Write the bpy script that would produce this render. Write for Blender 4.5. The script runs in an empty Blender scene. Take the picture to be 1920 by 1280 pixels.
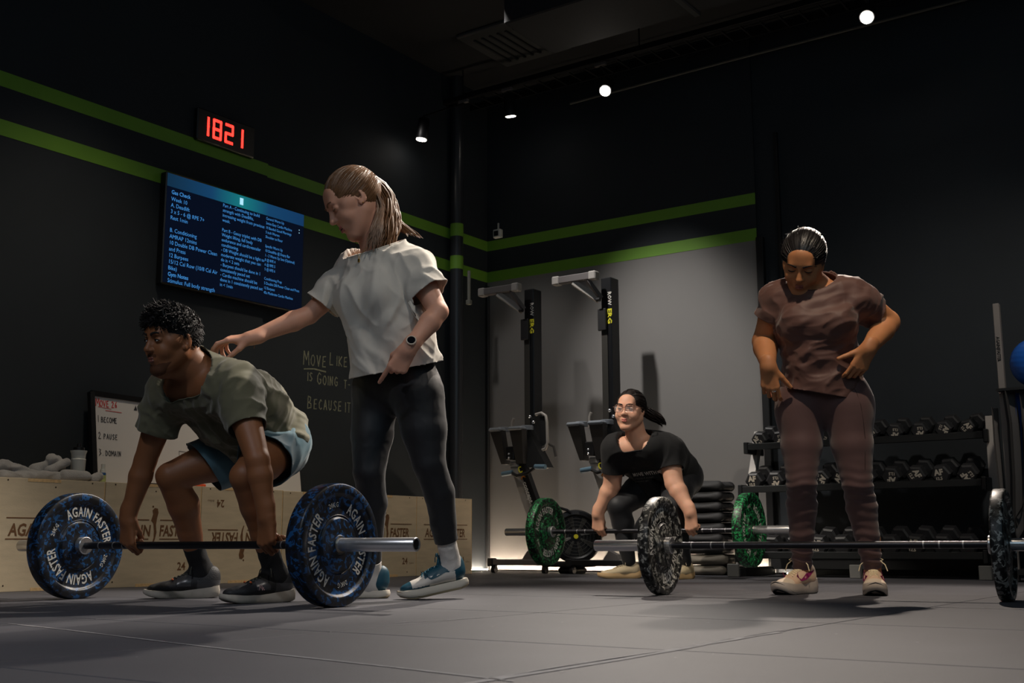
import bpy, math, random
import numpy as np
from mathutils import Matrix, Vector
from mathutils.bvhtree import BVHTree

random.seed(7)
RNG = np.random.default_rng(7)
SC = bpy.context.scene
COL = SC.collection
PI = math.pi

# ------------------------------------------------------------------ camera
CAM = np.array([5.9337, -8.1265, 0.2293])
FPX = 2193.7
def cam_axes(yaw=-.6093, pitch=.1704, roll=-.0039):
    cy, sy, cp, sp = math.cos(yaw), math.sin(yaw), math.cos(pitch), math.sin(pitch)
    fwd = np.array([sy*cp, cy*cp, sp]); right = np.array([cy, -sy, 0.]); up = np.cross(right, fwd)
    cr, sr = math.cos(roll), math.sin(roll)
    return cr*right+sr*up, -sr*right+cr*up, fwd
CR, CU, CF = cam_axes()
cam_data = bpy.data.cameras.new('camera'); cam_data.sensor_width = 36; cam_data.lens = FPX/1920*36
cam_data.clip_start = .05
cam = bpy.data.objects.new('camera', cam_data); COL.objects.link(cam)
cam.matrix_world = Matrix([[CR[i], CU[i], -CF[i], CAM[i]] for i in range(3)]+[[0, 0, 0, 1]])
SC.camera = cam
cam_data.dof.use_dof = True; cam_data.dof.focus_distance = 4.95; cam_data.dof.aperture_fstop = 9.0

# ------------------------------------------------------------------ world, exposure
world = bpy.data.worlds.new('world'); SC.world = world; world.use_nodes = True
world.node_tree.nodes['Background'].inputs[0].default_value = (.5, .62, .8, 1)
world.node_tree.nodes['Background'].inputs[1].default_value = 0.0
SC.view_settings.view_transform = 'Standard'; SC.view_settings.look = 'None'
SC.view_settings.gamma = 1; SC.view_settings.use_curve_mapping = False
SC.view_settings.exposure = 0.0

# ------------------------------------------------------------------ lights (ceiling spots of the gym, plus added fill)
def spot(name, loc, aim, watts, size=60, blend=.6, color=(1, .86, .72), radius=.05):
    l = bpy.data.lights.new(name, 'SPOT'); l.energy = watts; l.spot_size = math.radians(size); l.spot_blend = blend
    l.color = color; l.shadow_soft_size = radius
    o = bpy.data.objects.new(name, l); COL.objects.link(o); o.location = loc
    o.rotation_euler = (Vector(aim)-Vector(loc)).to_track_quat('-Z', 'Y').to_euler()
    return o
WARM = (1, .86, .74); COOL = (.86, .93, 1)
LAMPS = [  # the four track lamps in view: lens centre, aim
    (tuple(CAM+9.4*(CF+CR*(790-960)/FPX-CU*(262-640)/FPX)), (.0, -1.3, 1.6)), ((.656, -.57, 3.70), (.60, -.22, 2.2)),
    ((1.576, -.60, 3.70), (2.5, -3.6, 1.0)), ((3.67, -.70, 3.70), (4.15, -4.2, .4))]
spot('spot_light', (3.67, -.72, 3.66), (4.15, -3.3, .7), 420, 62, .5, WARM, .05)
spot('spot_light', (1.576, -.62, 3.66), (2.5, -4.4, 1.0), 600, 46, .6, (1, .9, .8), .05)
spot('spot_light', (.25, -1.85, 4.12), (.6, 0, 1.15), 60, 34, .8, (1, .95, .9), .06)
spot('spot_light', (1.25, -1.85, 4.12), (1.95, 0, .95), 400, 46, 1., (1, .95, .90), .06)
spot('spot_light', (1.2, -4.0, 4.12), (2.25, -1.5, .75), 680, 24, .6, (1, .9, .78), .05)
spot('spot_light', (3.3, -2.6, 4.12), (2.15, -4.8, .8), 800, 40, .6, (1, .9, .78), .05)
spot('spot_light', (4.9, -5.0, 4.12), (4.0, -3.0, .95), 330, 34, .7, (1, .82, .62), .06)
spot('spot_light', (5.4, -5.4, 4.12), (2.8, -4.3, 1.1), 110, 30, .8, (1, .9, .8), .1)
spot('spot_light', (1.4, -4.5, 4.12), (.45, -4.0, .3), 110, 64, .9, (1, .86, .68), .12)
spot('spot_light', (2.1, -2.4, 4.12), (.45, -2.0, .3), 150, 62, .9, (1, .86, .68), .12)
spot('spot_light', (3.4, -8.6, 4.12), (3.3, -6.8, 0), 230, 80, .9, (.9, .92, 1), .15)
spot('spot_light', (5.8, -3.3, 4.12), (4.1, -.8, .5), 240, 62, .8, (1, .9, .78), .08)
fill = bpy.data.lights.new('ceiling_fill_light', 'AREA'); fill.shape = 'RECTANGLE'; fill.size = 3.5; fill.size_y = 2.0  # added soft fill from above and behind the camera, no panel fitting
fill.energy = 16; fill.color = (.86, .93, 1)
f2 = bpy.data.lights.new('ceiling_fill_light', 'AREA'); f2.size = 5; f2.energy = 34; f2.color = (.55, .82, 1)  # added wide cool fill that lifts the black walls, no real fitting
fo2 = bpy.data.objects.new('ceiling_fill_light', f2); COL.objects.link(fo2); fo2.location = (6.6, -6.6, 4.1)
fo2.rotation_euler = (Vector((1.5, -1.0, 2.6))-Vector((6.6, -6.6, 4.1))).to_track_quat('-Z', 'Y').to_euler()
fo = bpy.data.objects.new('ceiling_fill_light', fill); COL.objects.link(fo); fo.location = (4.6, -8.6, 4.1)
fo.rotation_euler = (Vector((3.2, -3.6, .8))-Vector((4.6, -8.6, 4.1))).to_track_quat('-Z', 'Y').to_euler()

# ------------------------------------------------------------------ materials
def lin(c):
    return tuple(((v/255)/12.92 if v/255 <= .04045 else ((v/255+.055)/1.055)**2.4) for v in c)
MATS = {}
def mat(name, rgb=None, rough=.6, metal=0., noise=0., nscale=40., bump=0., bscale=60., emit=None, estr=0., spec=.5,
        sss=0., coat=0., stretch=None, rand=0., alpha=1., sheen=0.):
    if name in MATS: return MATS[name]
    m = bpy.data.materials.new(name); m.use_nodes = True; MATS[name] = m
    nt = m.node_tree; b = nt.nodes['Principled BSDF']
    c = lin(rgb)+(1,)
    b.inputs['Base Color'].default_value = c
    b.inputs['Roughness'].default_value = rough; b.inputs['Metallic'].default_value = metal
    b.inputs['Specular IOR Level'].default_value = spec
    if sss:
        b.inputs['Subsurface Weight'].default_value = sss; b.inputs['Subsurface Radius'].default_value = (.012, .005, .003)
        b.inputs['Subsurface Scale'].default_value = 1.
    if coat: b.inputs['Coat Weight'].default_value = coat; b.inputs['Coat Roughness'].default_value = .25
    if sheen: b.inputs['Sheen Weight'].default_value = sheen
    if alpha < 1: b.inputs['Alpha'].default_value = alpha
    if emit is not None:
        b.inputs['Emission Color'].default_value = lin(emit)+(1,); b.inputs['Emission Strength'].default_value = estr
    tc = nt.nodes.new('ShaderNodeTexCoord'); mp = nt.nodes.new('ShaderNodeMapping')
    nt.links.new(tc.outputs['Object'], mp.inputs[0])
    if stretch: mp.inputs['Scale'].default_value = stretch
    if noise or rand:
        mix = nt.nodes.new('ShaderNodeHueSaturation'); mix.inputs['Color'].default_value = c
        if noise:
            n = nt.nodes.new('ShaderNodeTexNoise'); n.inputs['Scale'].default_value = nscale; n.inputs['Detail'].default_value = 5
            nt.links.new(mp.outputs[0], n.inputs[0])
            mr = nt.nodes.new('ShaderNodeMapRange'); mr.inputs[1].default_value = .25; mr.inputs[2].default_value = .75
            mr.inputs[3].default_value = 1-noise; mr.inputs[4].default_value = 1+noise
            nt.links.new(n.outputs[0], mr.inputs[0]); last = mr.outputs[0]
        if rand:
            oi = nt.nodes.new('ShaderNodeObjectInfo'); mr2 = nt.nodes.new('ShaderNodeMapRange')
            mr2.inputs[3].default_value = 1-rand; mr2.inputs[4].default_value = 1+rand
            nt.links.new(oi.outputs['Random'], mr2.inputs[0])
            if noise:
                mm = nt.nodes.new('ShaderNodeMath'); mm.operation = 'MULTIPLY'
                nt.links.new(last, mm.inputs[0]); nt.links.new(mr2.outputs[0], mm.inputs[1]); last = mm.outputs[0]
            else: last = mr2.outputs[0]
        nt.links.new(last, mix.inputs['Value']); nt.links.new(mix.outputs[0], b.inputs['Base Color'])
    if bump:
        n2 = nt.nodes.new('ShaderNodeTexNoise'); n2.inputs['Scale'].default_value = bscale; n2.inputs['Detail'].default_value = 4
        nt.links.new(mp.outputs[0], n2.inputs[0])
        bp = nt.nodes.new('ShaderNodeBump'); bp.inputs['Strength'].default_value = bump; bp.inputs['Distance'].default_value = .004
        nt.links.new(n2.outputs[0], bp.inputs['Height']); nt.links.new(bp.outputs[0], b.inputs['Normal'])
    return m
def camo(name, cols, stops, scale=26, rough=.5, warp=.6):
    if name in MATS: return MATS[name]
    m = bpy.data.materials.new(name); m.use_nodes = True; MATS[name] = m
    nt = m.node_tree; b = nt.nodes['Principled BSDF']; b.inputs['Roughness'].default_value = rough
    tc = nt.nodes.new('ShaderNodeTexCoord'); n = nt.nodes.new('ShaderNodeTexNoise')
    n.inputs['Scale'].default_value = scale; n.inputs['Detail'].default_value = 1.2; n.inputs['Distortion'].default_value = warp
    v = nt.nodes.new('ShaderNodeTexVoronoi'); v.inputs['Scale'].default_value = scale*1.9
    sn = nt.nodes.new('ShaderNodeMath'); sn.operation = 'ADD'
    sep = nt.nodes.new('ShaderNodeSeparateColor')
    mu = nt.nodes.new('ShaderNodeMath'); mu.operation = 'MULTIPLY'; mu.inputs[1].default_value = .34
    nt.links.new(tc.outputs['Object'], n.inputs[0]); nt.links.new(tc.outputs['Object'], v.inputs[0])
    nt.links.new(v.outputs['Color'], sep.inputs[0]); nt.links.new(sep.outputs[0], mu.inputs[0])
    nt.links.new(n.outputs[0], sn.inputs[0]); nt.links.new(mu.outputs[0], sn.inputs[1])
    r = nt.nodes.new('ShaderNodeValToRGB'); r.color_ramp.interpolation = 'CONSTANT'
    els = r.color_ramp.elements
    while len(els) < len(cols): els.new(.5)
    for e, c, s in zip(els, cols, stops): e.position = s; e.color = lin(c)+(1,)
    nt.links.new(sn.outputs[0], r.inputs[0]); nt.links.new(r.outputs[0], b.inputs['Base Color'])
    return m

# ------------------------------------------------------------------ object helpers
def link(o, parent=None):
    COL.objects.link(o)
    if parent is not None: o.parent = parent
    return o
def thing(name, label, cat, loc=(0, 0, 0), group=None):
    o = bpy.data.objects.new(name, None); link(o); o.location = loc; o.empty_display_size = .1
    return tag(o, label, cat, group)
def tag(o, label=None, cat=None, group=None):
    if label: o['label'] = label
    if cat: o['category'] = cat
    if group: o['group'] = group
    return o
def mesh_obj(name, V, F, m, parent=None, smooth=False, struct=False, mi=None):
    me = bpy.data.meshes.new(name)
    V = np.asarray(V, dtype=np.float32)
    if isinstance(F, np.ndarray):
        n, k = F.shape
        me.vertices.add(len(V)); me.vertices.foreach_set('co', V.ravel())
        me.loops.add(n*k); me.loops.foreach_set('vertex_index', F.ravel().astype(np.int32))
        me.polygons.add(n); me.polygons.foreach_set('loop_start', np.arange(0, n*k, k, dtype=np.int32))
        me.polygons.foreach_set('loop_total', np.full(n, k, dtype=np.int32))
        me.update(calc_edges=True); me.validate()
    else:
        me.from_pydata([tuple(map(float, v)) for v in V], [], F)
        me.validate()
    ms = m if isinstance(m, (list, tuple)) else [m]
    for x in ms: me.materials.append(x)
    if mi is not None: me.polygons.foreach_set('material_index', np.asarray(mi, dtype=np.int32))
    if smooth: me.polygons.foreach_set('use_smooth', np.ones(len(me.polygons), dtype=bool))
    me.update()
    o = bpy.data.objects.new(name, me); link(o, None)
    if parent is not None:
        o.parent = parent
        pl = np.array(world_loc(parent)); o.location = tuple(-pl)
    if struct: o['kind'] = 'structure'
    return o
def world_loc(o):
    l = Vector(o.location)
    while o.parent: o = o.parent; l = l+Vector(o.location)
    return l
def setorigin(o):
    """move a mesh's origin to its base centre without moving it"""
    me = o.data; n = len(me.vertices); a = np.zeros(n*3, dtype=np.float32); me.vertices.foreach_get('co', a); a = a.reshape(-1, 3)
    c = (a.min(0)+a.max(0))/2; c[2] = a[:, 2].min()
    a -= c; me.vertices.foreach_set('co', a.ravel()); me.update(); o.location = Vector(o.location)+Vector(c.tolist())
    return o
def nrm(v):
    v = np.asarray(v, float); return v/(np.linalg.norm(v)+1e-12)
def frame(x, up=(0, 0, 1)):
    x = nrm(x); u = np.asarray(up, float)
    if abs(x@nrm(u)) > .98: u = np.array([0, 1., 0]) if abs(x[1]) < .9 else np.array([1., 0, 0])
    y = nrm(np.cross(u, x)); z = np.cross(x, y); return x, y, z
class MB:
    """collects shapes, links them as one mesh"""
    def __init__(s): s.V = []; s.F = []; s.M = []; s.mi = 0
    def add(s, V, F):
        o = len(s.V); s.V += [tuple(map(float, v)) for v in V]
        for f in F: s.F.append([i+o for i in f]); s.M.append(s.mi)
        return s
    def box(s, lo, hi, bev=0., R=None, c=(0, 0, 0)):
        lo = np.array(lo, float); hi = np.array(hi, float)
        for a in range(3):
            if lo[a] > hi[a]: lo[a], hi[a] = hi[a], lo[a]
        b = min(bev, .49*float((hi-lo).min()))
        if b <= 0:
            V = [(x, y, z) for x in (lo[0], hi[0]) for y in (lo[1], hi[1]) for z in (lo[2], hi[2])]
            F = [(0, 1, 3, 2), (4, 6, 7, 5), (0, 4, 5, 1), (2, 3, 7, 6), (0, 2, 6, 4), (1, 5, 7, 3)]
        else:
            V = []; idx = {}
            for ix in (0, 1):
                for iy in (0, 1):
                    for iz in (0, 1):
                        p = np.array([(lo, hi)[ix][0], (lo, hi)[iy][1], (lo, hi)[iz][2]])
                        sg = np.array([(1, -1)[ix], (1, -1)[iy], (1, -1)[iz]])*b
                        for a in range(3):
                            q = p+sg; q[a] = p[a]; idx[ix, iy, iz, a] = len(V); V.append(q)
            g = lambda x, y, z, a: idx[x, y, z, a]
            F = []
            for k in (0, 1):
                f = [g(k, 0, 0, 0), g(k, 1, 0, 0), g(k, 1, 1, 0), g(k, 0, 1, 0)]; F.append(f if k else f[::-1])
                f = [g(0, k, 0, 1), g(0, k, 1, 1), g(1, k, 1, 1), g(1, k, 0, 1)]; F.append(f if k else f[::-1])
                f = [g(0, 0, k, 2), g(1, 0, k, 2), g(1, 1, k, 2), g(0, 1, k, 2)]; F.append(f if k else f[::-1])
            for j in (0, 1):
                for k in (0, 1):
                    e = [g(j, k, 0, 0), g(j, k, 1, 0), g(j, k, 1, 1), g(j, k, 0, 1)]; F.append(e if (j+k) % 2 == 0 else e[::-1])
                    e = [g(j, 0, k, 0), g(j, 0, k, 2), g(j, 1, k, 2), g(j, 1, k, 0)]; F.append(e if (j+k) % 2 == 0 else e[::-1])
                    e = [g(0, j, k, 1), g(1, j, k, 1), g(1, j, k, 2), g(0, j, k, 2)]; F.append(e if (j+k) % 2 == 0 else e[::-1])
                    for i in (0, 1):
                        t = [g(i, j, k, 0), g(i, j, k, 1), g(i, j, k, 2)]; F.append(t if (i+j+k) % 2 == 1 else t[::-1])
        V = np.array(V, float)
        if R is not None: V = V@np.array(R, float)
        return s.add(V+np.array(c, float), F)
    def bar(s, a, b, w, h, up=(0, 0, 1), bev=0.):
        """box-section bar from a to b, w across, h along up"""
        a = np.array(a, float); b = np.array(b, float); x, y, z = frame(b-a, up); L = np.linalg.norm(b-a)
        return s.box((0, -w/2, -h/2), (L, w/2, h/2), bev, R=[x, y, z], c=a)
    def cyl(s, a, b, r, r2=None, n=20, cap=True):
        a = np.array(a, float); b = np.array(b, float); r2 = r if r2 is None else r2
        x, y, z = frame(b-a); V = []
        for p, q in ((a, r), (b, r2)):
            for i in range(n):
                t = 2*PI*i/n; V.append(p+q*(math.cos(t)*y+math.sin(t)*z))
        F = [(i, (i+1) % n, n+(i+1) % n, n+i) for i in range(n)]
        if cap: F += [tuple(range(n))[::-1], tuple(range(n, 2*n))]
        return s.add(V, F)
    def lathe(s, prof, c, axis, n=48, closed=False):
        """prof: list of (along axis, radius)"""
        c = np.array(c, float); x, y, z = frame(axis); V = []; F = []
        for (h, r) in prof:
            for i in range(n):
                t = 2*PI*i/n; V.append(c+h*x+r*(math.cos(t)*y+math.sin(t)*z))
        m = len(prof)
        for j in range(m if closed else m-1):
            k = (j+1) % m
            for i in range(n): F.append((j*n+i, j*n+(i+1) % n, k*n+(i+1) % n, k*n+i))
        return s.add(V, F)
    def tube(s, P, r, n=8, cap=True, flat=1., up=(0, 0, 1)):
        P = [np.array(p, float) for p in P]; m = len(P); rr = r if hasattr(r, '__len__') else [r]*m
        V = []; F = []; prev = None
        for j in range(m):
            d = P[min(j+1, m-1)]-P[max(j-1, 0)]
            x = nrm(d)
            if prev is None: _, y, z = frame(x, up)
            else:
                y = nrm(prev-x*(prev@x)); z = np.cross(x, y)
            prev = y
            for i in range(n):
                t = 2*PI*i/n; V.append(P[j]+rr[j]*(math.cos(t)*y+flat*math.sin(t)*z))
        for j in range(m-1):
            for i in range(n): F.append((j*n+i, j*n+(i+1) % n, (j+1)*n+(i+1) % n, (j+1)*n+i))
        if cap: F += [tuple(range(n))[::-1], tuple(range((m-1)*n, m*n))]
        return s.add(V, F)
    def prism(s, poly, o, u, v, th):
        """polygon in the (u, v) plane at o, extruded by vector th"""
        o = np.array(o, float); u = np.array(u, float); v = np.array(v, float); th = np.array(th, float); n = len(poly)
        V = [o+p[0]*u+p[1]*v for p in poly]+[o+p[0]*u+p[1]*v+th for p in poly]
        return s.add(V, [tuple(range(n))[::-1], tuple(range(n, 2*n))]+[(i, (i+1) % n, n+(i+1) % n, n+i) for i in range(n)])
    def sphere(s, c, r, n=14, m=8, sc=(1, 1, 1)):
        V = []; F = []; c = np.array(c, float)
        for j in range(m+1):
            ph = PI*j/m
            for i in range(n):
                t = 2*PI*i/n; V.append(c+r*np.array([math.sin(ph)*math.cos(t)*sc[0], math.sin(ph)*math.sin(t)*sc[1], math.cos(ph)*sc[2]]))
        for j in range(m):
            for i in range(n): F.append((j*n+i, (j+1)*n+i, (j+1)*n+(i+1) % n, j*n+(i+1) % n))
        return s.add(V, F)
    def build(s, name, m, parent=None, smooth=False, struct=False):
        o = mesh_obj(name, s.V, s.F, m, parent, False, struct, s.M if isinstance(m, (list, tuple)) else None)
        if smooth:
            me = o.data; me.polygons.foreach_set('use_smooth', np.ones(len(me.polygons), dtype=bool))
            bm_auto(me)
        return o
def bm_auto(me, ang=40):
    import bmesh
    bm = bmesh.new(); bm.from_mesh(me); bmesh.ops.remove_doubles(bm, verts=bm.verts, dist=1e-6)
    ca = math.radians(ang)
    for e in bm.edges:
        if len(e.link_faces) == 2 and e.calc_face_angle(0) > ca: e.smooth = False
    bm.to_mesh(me); bm.free()
def at(px, py, d):
    """scene point seen at photograph pixel (px, py), d metres in front of the camera"""
    return CAM+d*(CF+CR*(px-960)/FPX-CU*(py-640)/FPX)
def copy_tree(o, parent=None):
    c = o.copy(); COL.objects.link(c)
    if parent is not None: c.parent = parent
    for ch in list(o.children): copy_tree(ch, c)
    return c

# ------------------------------------------------------------------ lettering
TXT = {}
def text_geo(s, size=1., bold=0., ex=0., sx=1., align='LEFT', gap=1., res=3, shear=0.):
    key = (s, bold, ex, sx, align, gap, res, shear)
    if key not in TXT:
        cu = bpy.data.curves.new('t', 'FONT'); cu.body = s; cu.size = 1; cu.offset = bold; cu.extrude = ex
        cu.align_x = align; cu.space_character = gap; cu.resolution_u = res; cu.shear = shear
        ob = bpy.data.objects.new('t', cu); COL.objects.link(ob)
        dg = bpy.context.evaluated_depsgraph_get(); me = bpy.data.meshes.new_from_object(ob.evaluated_get(dg))
        V = np.zeros(len(me.vertices)*3, dtype=np.float32); me.vertices.foreach_get('co', V)
        F = [tuple(p.vertices) for p in me.polygons]; V = V.reshape(-1, 3).astype(float); V[:, 0] *= sx
        bpy.data.objects.remove(ob); bpy.data.curves.remove(cu); bpy.data.meshes.remove(me)
        TXT[key] = (V, F)
    V, F = TXT[key]
    return V*np.array([size, size, 1.]), F
def text_on(mb, s, o, u, v, size, lift=.0008, **k):
    """lettering in the plane (u, v) at o"""
    V, F = text_geo(s, size, **k); u = nrm(u); v = nrm(v); n = np.cross(u, v)
    mb.add(np.array(o, float)+V[:, :1]*u+V[:, 1:2]*v+(V[:, 2:3]+lift)*n, F)
def text_arc(mb, s, c, u, v, r, a0, size, lift=.0008, **k):
    """lettering bent round a circle, centred on angle a0, reading clockwise"""
    V, F = text_geo(s, size, align='CENTER', **k); u = nrm(u); v = nrm(v); n = np.cross(u, v)
    th = a0-V[:, 0]/r; rr = r+V[:, 1]
    P = np.array(c, float)+(rr*np.cos(th))[:, None]*u+(rr*np.sin(th))[:, None]*v+(V[:, 2:3]+lift)*n
    mb.add(P, F)
# ------------------------------------------------------------------ implicit surfaces for bodies, clothes, hair
class Field:
    def __init__(s): s.p = []
    def rc(s, a, b, ra, rb=None, k=.03, n=None, q=1., sub=False):
        a = np.array(a, float); b = np.array(b, float); rb = ra if rb is None else rb
        s.p.append(('c', a, b, ra, rb, k, None if n is None else nrm(n), q, sub)); return s
    def el(s, c, r, k=.03, ax=None, sub=False):
        ax = np.eye(3) if ax is None else np.array(ax, float)
        s.p.append(('e', np.array(c, float), ax, np.array(r, float), k, sub)); return s
    def ext(s, o): s.p += o.p; return s
    def grow(s, g, kk=None):
        f = Field()
        for p in s.p:
            if p[-1]: continue
            if p[0] == 'c': f.p.append(('c', p[1], p[2], p[3]+g, p[4]+g, kk or p[5], p[6], p[7], p[8]))
            else: f.p.append(('e', p[1], p[2], p[3]+g, kk or p[4], p[5]))
        return f
    @staticmethod
    def dist(p, P):
        if p[0] == 'c':
            _, a, b, ra, rb, k, n, q, sub = p
            d = P-a; ab = b-a
            if n is not None:
                d = d+(d@n)[:, None]*n*(1/q-1); ab = ab+(ab@n)*n*(1/q-1)
            L = ab@ab
            t = np.minimum(np.maximum(d@ab/L, 0), 1) if L > 1e-12 else np.zeros(len(P))
            e = d-t[:, None]*ab
            dd = np.sqrt(np.einsum('ij,ij->i', e, e))-(ra+t*(rb-ra))
            return dd if n is None else dd*(.5+.5*q)
        _, c, ax, r, k, sub = p
        d = ((P-c)@ax.T)/r; k0 = np.sqrt(np.einsum('ij,ij->i', d, d))+1e-9; d = d/r; k1 = np.sqrt(np.einsum('ij,ij->i', d, d))+1e-9
        return k0*(k0-1)/k1
    def ev(s, P, idx=None):
        f = np.full(len(P), 10.)
        for i in (range(len(s.p)) if idx is None else idx):
            p = s.p[i]; d = s.dist(p, P); k = p[5] if p[0] == 'c' else p[4]
            if p[-1]:
                d = -d; h = np.maximum(k-np.abs(f-d), 0)/k; f = np.maximum(f, d)+h*h*k/4
            else:
                h = np.maximum(k-np.abs(f-d), 0)/k; f = np.minimum(f, d)-h*h*k/4
        return f
    def bounds(s):
        lo = np.full(3, 1e9); hi = -lo
        for p in s.p:
            if p[-1]: continue
            if p[0] == 'c':
                for c, r in ((p[1], p[3]), (p[2], p[4])): lo = np.minimum(lo, c-r); hi = np.maximum(hi, c+r)
            else: r = p[3].max(); lo = np.minimum(lo, p[1]-r); hi = np.maximum(hi, p[1]+r)
        return lo-.03, hi+.03
    def mesh(s, h=.004, warp=None):
        lo, hi = s.bounds(); B = 8; w = B*h
        nb = np.ceil((hi-lo)/w).astype(int)
        g = np.stack(np.meshgrid(*[np.arange(n) for n in nb], indexing='ij'), -1).reshape(-1, 3)
        C = lo+(g+.5)*w
        D = np.stack([s.dist(p, C) for p in s.p], 1)
        pos = np.array([not p[-1] for p in s.p])
        mn = D[:, pos].min(1); hd = w*.87
        act = (mn < hd*1.7+.02) & (mn > -.16)
        g = g[act]; D = D[act]; mn = mn[act]; C = C[act]
        lr = np.arange(B+1)*h; loc = np.stack(np.meshgrid(lr, lr, lr, indexing='ij'), -1).reshape(-1, 3)
        kk = np.array([(p[5] if p[0] == 'c' else p[4]) for p in s.p])*1.1+2.3*hd
        IDX = [None]*len(g)
        vals = np.zeros((len(g), (B+1)**3))
        keep = np.zeros(len(g), bool)
        for i in range(len(g)):
            idx = np.nonzero(D[i]*np.where(D[i] > 0, .92, 1) < max(mn[i], 0)+kk)[0]; IDX[i] = idx
            cf = s.ev(C[i:i+1], idx)[0]
            if abs(cf) > hd*2.2+.01: continue
            vals[i] = s.ev(lo+g[i]*w+loc, idx); keep[i] = vals[i].min() < 0 < vals[i].max()
        IDX = [IDX[i] for i in np.nonzero(keep)[0]]
        g = g[keep]; v = vals[keep].reshape(-1, B+1, B+1, B+1)
        ng = nb*B+2
        def gid(c): return (c[:, 0]*ng[1]+c[:, 1])*ng[2]+c[:, 2]
        sg = v < 0
        mixc = np.zeros((len(g), B, B, B), bool); s0 = sg[:, :B, :B, :B]
        acc = np.zeros((len(g), B, B, B, 3)); cnt = np.zeros((len(g), B, B, B))
        for ax in range(3):
            o1 = [o for o in range(3) if o != ax]
            for da in (0, 1):
                for db in (0, 1):
                    st = [0, 0, 0]; st[o1[0]] = da; st[o1[1]] = db
                    en = list(st); en[ax] = 1
                    A = v[:, st[0]:st[0]+B, st[1]:st[1]+B, st[2]:st[2]+B]; Bv = v[:, en[0]:en[0]+B, en[1]:en[1]+B, en[2]:en[2]+B]
                    cr = (A < 0) != (Bv < 0)
                    t = np.where(cr, A/np.where(cr, A-Bv, 1), 0)
                    for a in range(3):
                        acc[..., a] += np.where(cr, (t if a == ax else st[a]), 0)
                    cnt += cr
        mixc = cnt > 0
        bi, ci, cj, ck = np.nonzero(mixc)
        cell = g[bi]*B+np.stack([ci, cj, ck], 1)
        V = lo+(cell+acc[bi, ci, cj, ck]/cnt[bi, ci, cj, ck][:, None])*h
        st_ = np.searchsorted(bi, np.arange(len(g)+1)); e = 4e-4; off = np.concatenate([np.zeros((1, 3)), np.eye(3)*e])
        for b in range(len(g)):
            a0, a1 = st_[b], st_[b+1]
            if a1 <= a0: continue
            W = V[a0:a1]
            for _ in range(2):
                m = len(W); fv = s.ev((W[None]+off[:, None]).reshape(-1, 3), IDX[b]).reshape(4, m)
                G = ((fv[1:]-fv[0])/e).T; g2 = np.einsum('ij,ij->i', G, G)
                W = W-np.clip(fv[0]/np.maximum(g2, .05), -h, h)[:, None]*G
            V[a0:a1] = W
        ids = gid(cell); order = np.argsort(ids); sid = ids[order]
        def look(c):
            q = gid(c); j = np.clip(np.searchsorted(sid, q), 0, len(sid)-1)
            return np.where(sid[j] == q, order[j], -1)
        Fs = []
        for ax in range(3):
            o1, o2 = [(1, 2), (2, 0), (0, 1)][ax]
            en = [0, 0, 0]; en[ax] = 1
            A = s0; Bv = sg[:, en[0]:en[0]+B, en[1]:en[1]+B, en[2]:en[2]+B]
            bi, ci, cj, ck = np.nonzero(A != Bv); inside = A[bi, ci, cj, ck]
            c = g[bi]*B+np.stack([ci, cj, ck], 1); e1 = np.zeros(3, int); e1[o1] = 1; e2 = np.zeros(3, int); e2[o2] = 1
            q = np.stack([look(c-e1-e2), look(c-e2), look(c), look(c-e1)], 1)
            q = np.where(inside[:, None], q, q[:, ::-1]); Fs.append(q[(q >= 0).all(1)])
        F = np.concatenate(Fs)
        return V, F
def vnormals(V, F):
    a, b, c = V[F[:, 0]], V[F[:, 1]], V[F[:, 2]]; fn = np.cross(b-a, c-a)
    N = np.zeros_like(V)
    for k in range(F.shape[1]): np.add.at(N, F[:, k], fn)
    return N/(np.linalg.norm(N, axis=1)[:, None]+1e-12)
def cutmesh(V, F, cuts):
    """cuts: (point, normal, region centre, region radius); what lies beyond the plane inside the region goes"""
    V = V.copy()
    for ct_ in cuts:
        p, n, c, r = ct_[:4]; n = nrm(n); d = (V-np.array(p))@n; reg = np.linalg.norm(V-np.array(c), axis=1) < r
        if len(ct_) > 4: reg &= ct_[4].ev(V) > ct_[5]
        out = reg & (d > 0)
        F = F[~out[F].all(1)]
        used = np.zeros(len(V), bool); used[F.ravel()] = True
        m = out & used; V[m] -= d[m][:, None]*n
    used = np.zeros(len(V), bool); used[F.ravel()] = True
    mp = np.cumsum(used)-1
    return V[used], mp[F]
def vnoise(P, seed=0):
    """smooth value noise in [-1, 1], vectorised"""
    P = np.asarray(P, float)+seed*17.31; i = np.floor(P).astype(np.int64); f = P-i; f = f*f*(3-2*f)
    def hsh(a, b, c):
        x = (a*374761393+b*668265263+c*2147483647+seed*362437) & 0xffffffff
        x = ((x ^ (x >> 13))*1274126177) & 0xffffffff; x = x ^ (x >> 16)
        return (x & 0xffff)/32767.5-1
    r = 0
    for dx in (0, 1):
        for dy in (0, 1):
            for dz in (0, 1):
                w = (f[:, 0] if dx else 1-f[:, 0])*(f[:, 1] if dy else 1-f[:, 1])*(f[:, 2] if dz else 1-f[:, 2])
                r = r+w*hsh(i[:, 0]+dx, i[:, 1]+dy, i[:, 2]+dz)
    return r
def folds(V, F, axis, amp, freq, seed=0, across=3.2):
    """push cloth along its normals into folds that run along axis"""
    N = vnormals(V, F); x, y, z = frame(axis)
    Q = np.stack([V@x*freq/across, V@y*freq, V@z*freq], 1)
    Q[:, 1] += .7*vnoise(V*7, seed+5); Q[:, 2] += .7*vnoise(V*7, seed+6)
    n = vnoise(Q, seed); n = 1-2*np.abs(n)**.8
    n2 = vnoise(Q*2.1, seed+1)
    n3 = 1-2*np.abs(vnoise(Q*.45, seed+2))**.7
    return V+N*(amp*(n*.62+n2*.25+n3*.55+.22))[:, None]
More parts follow.
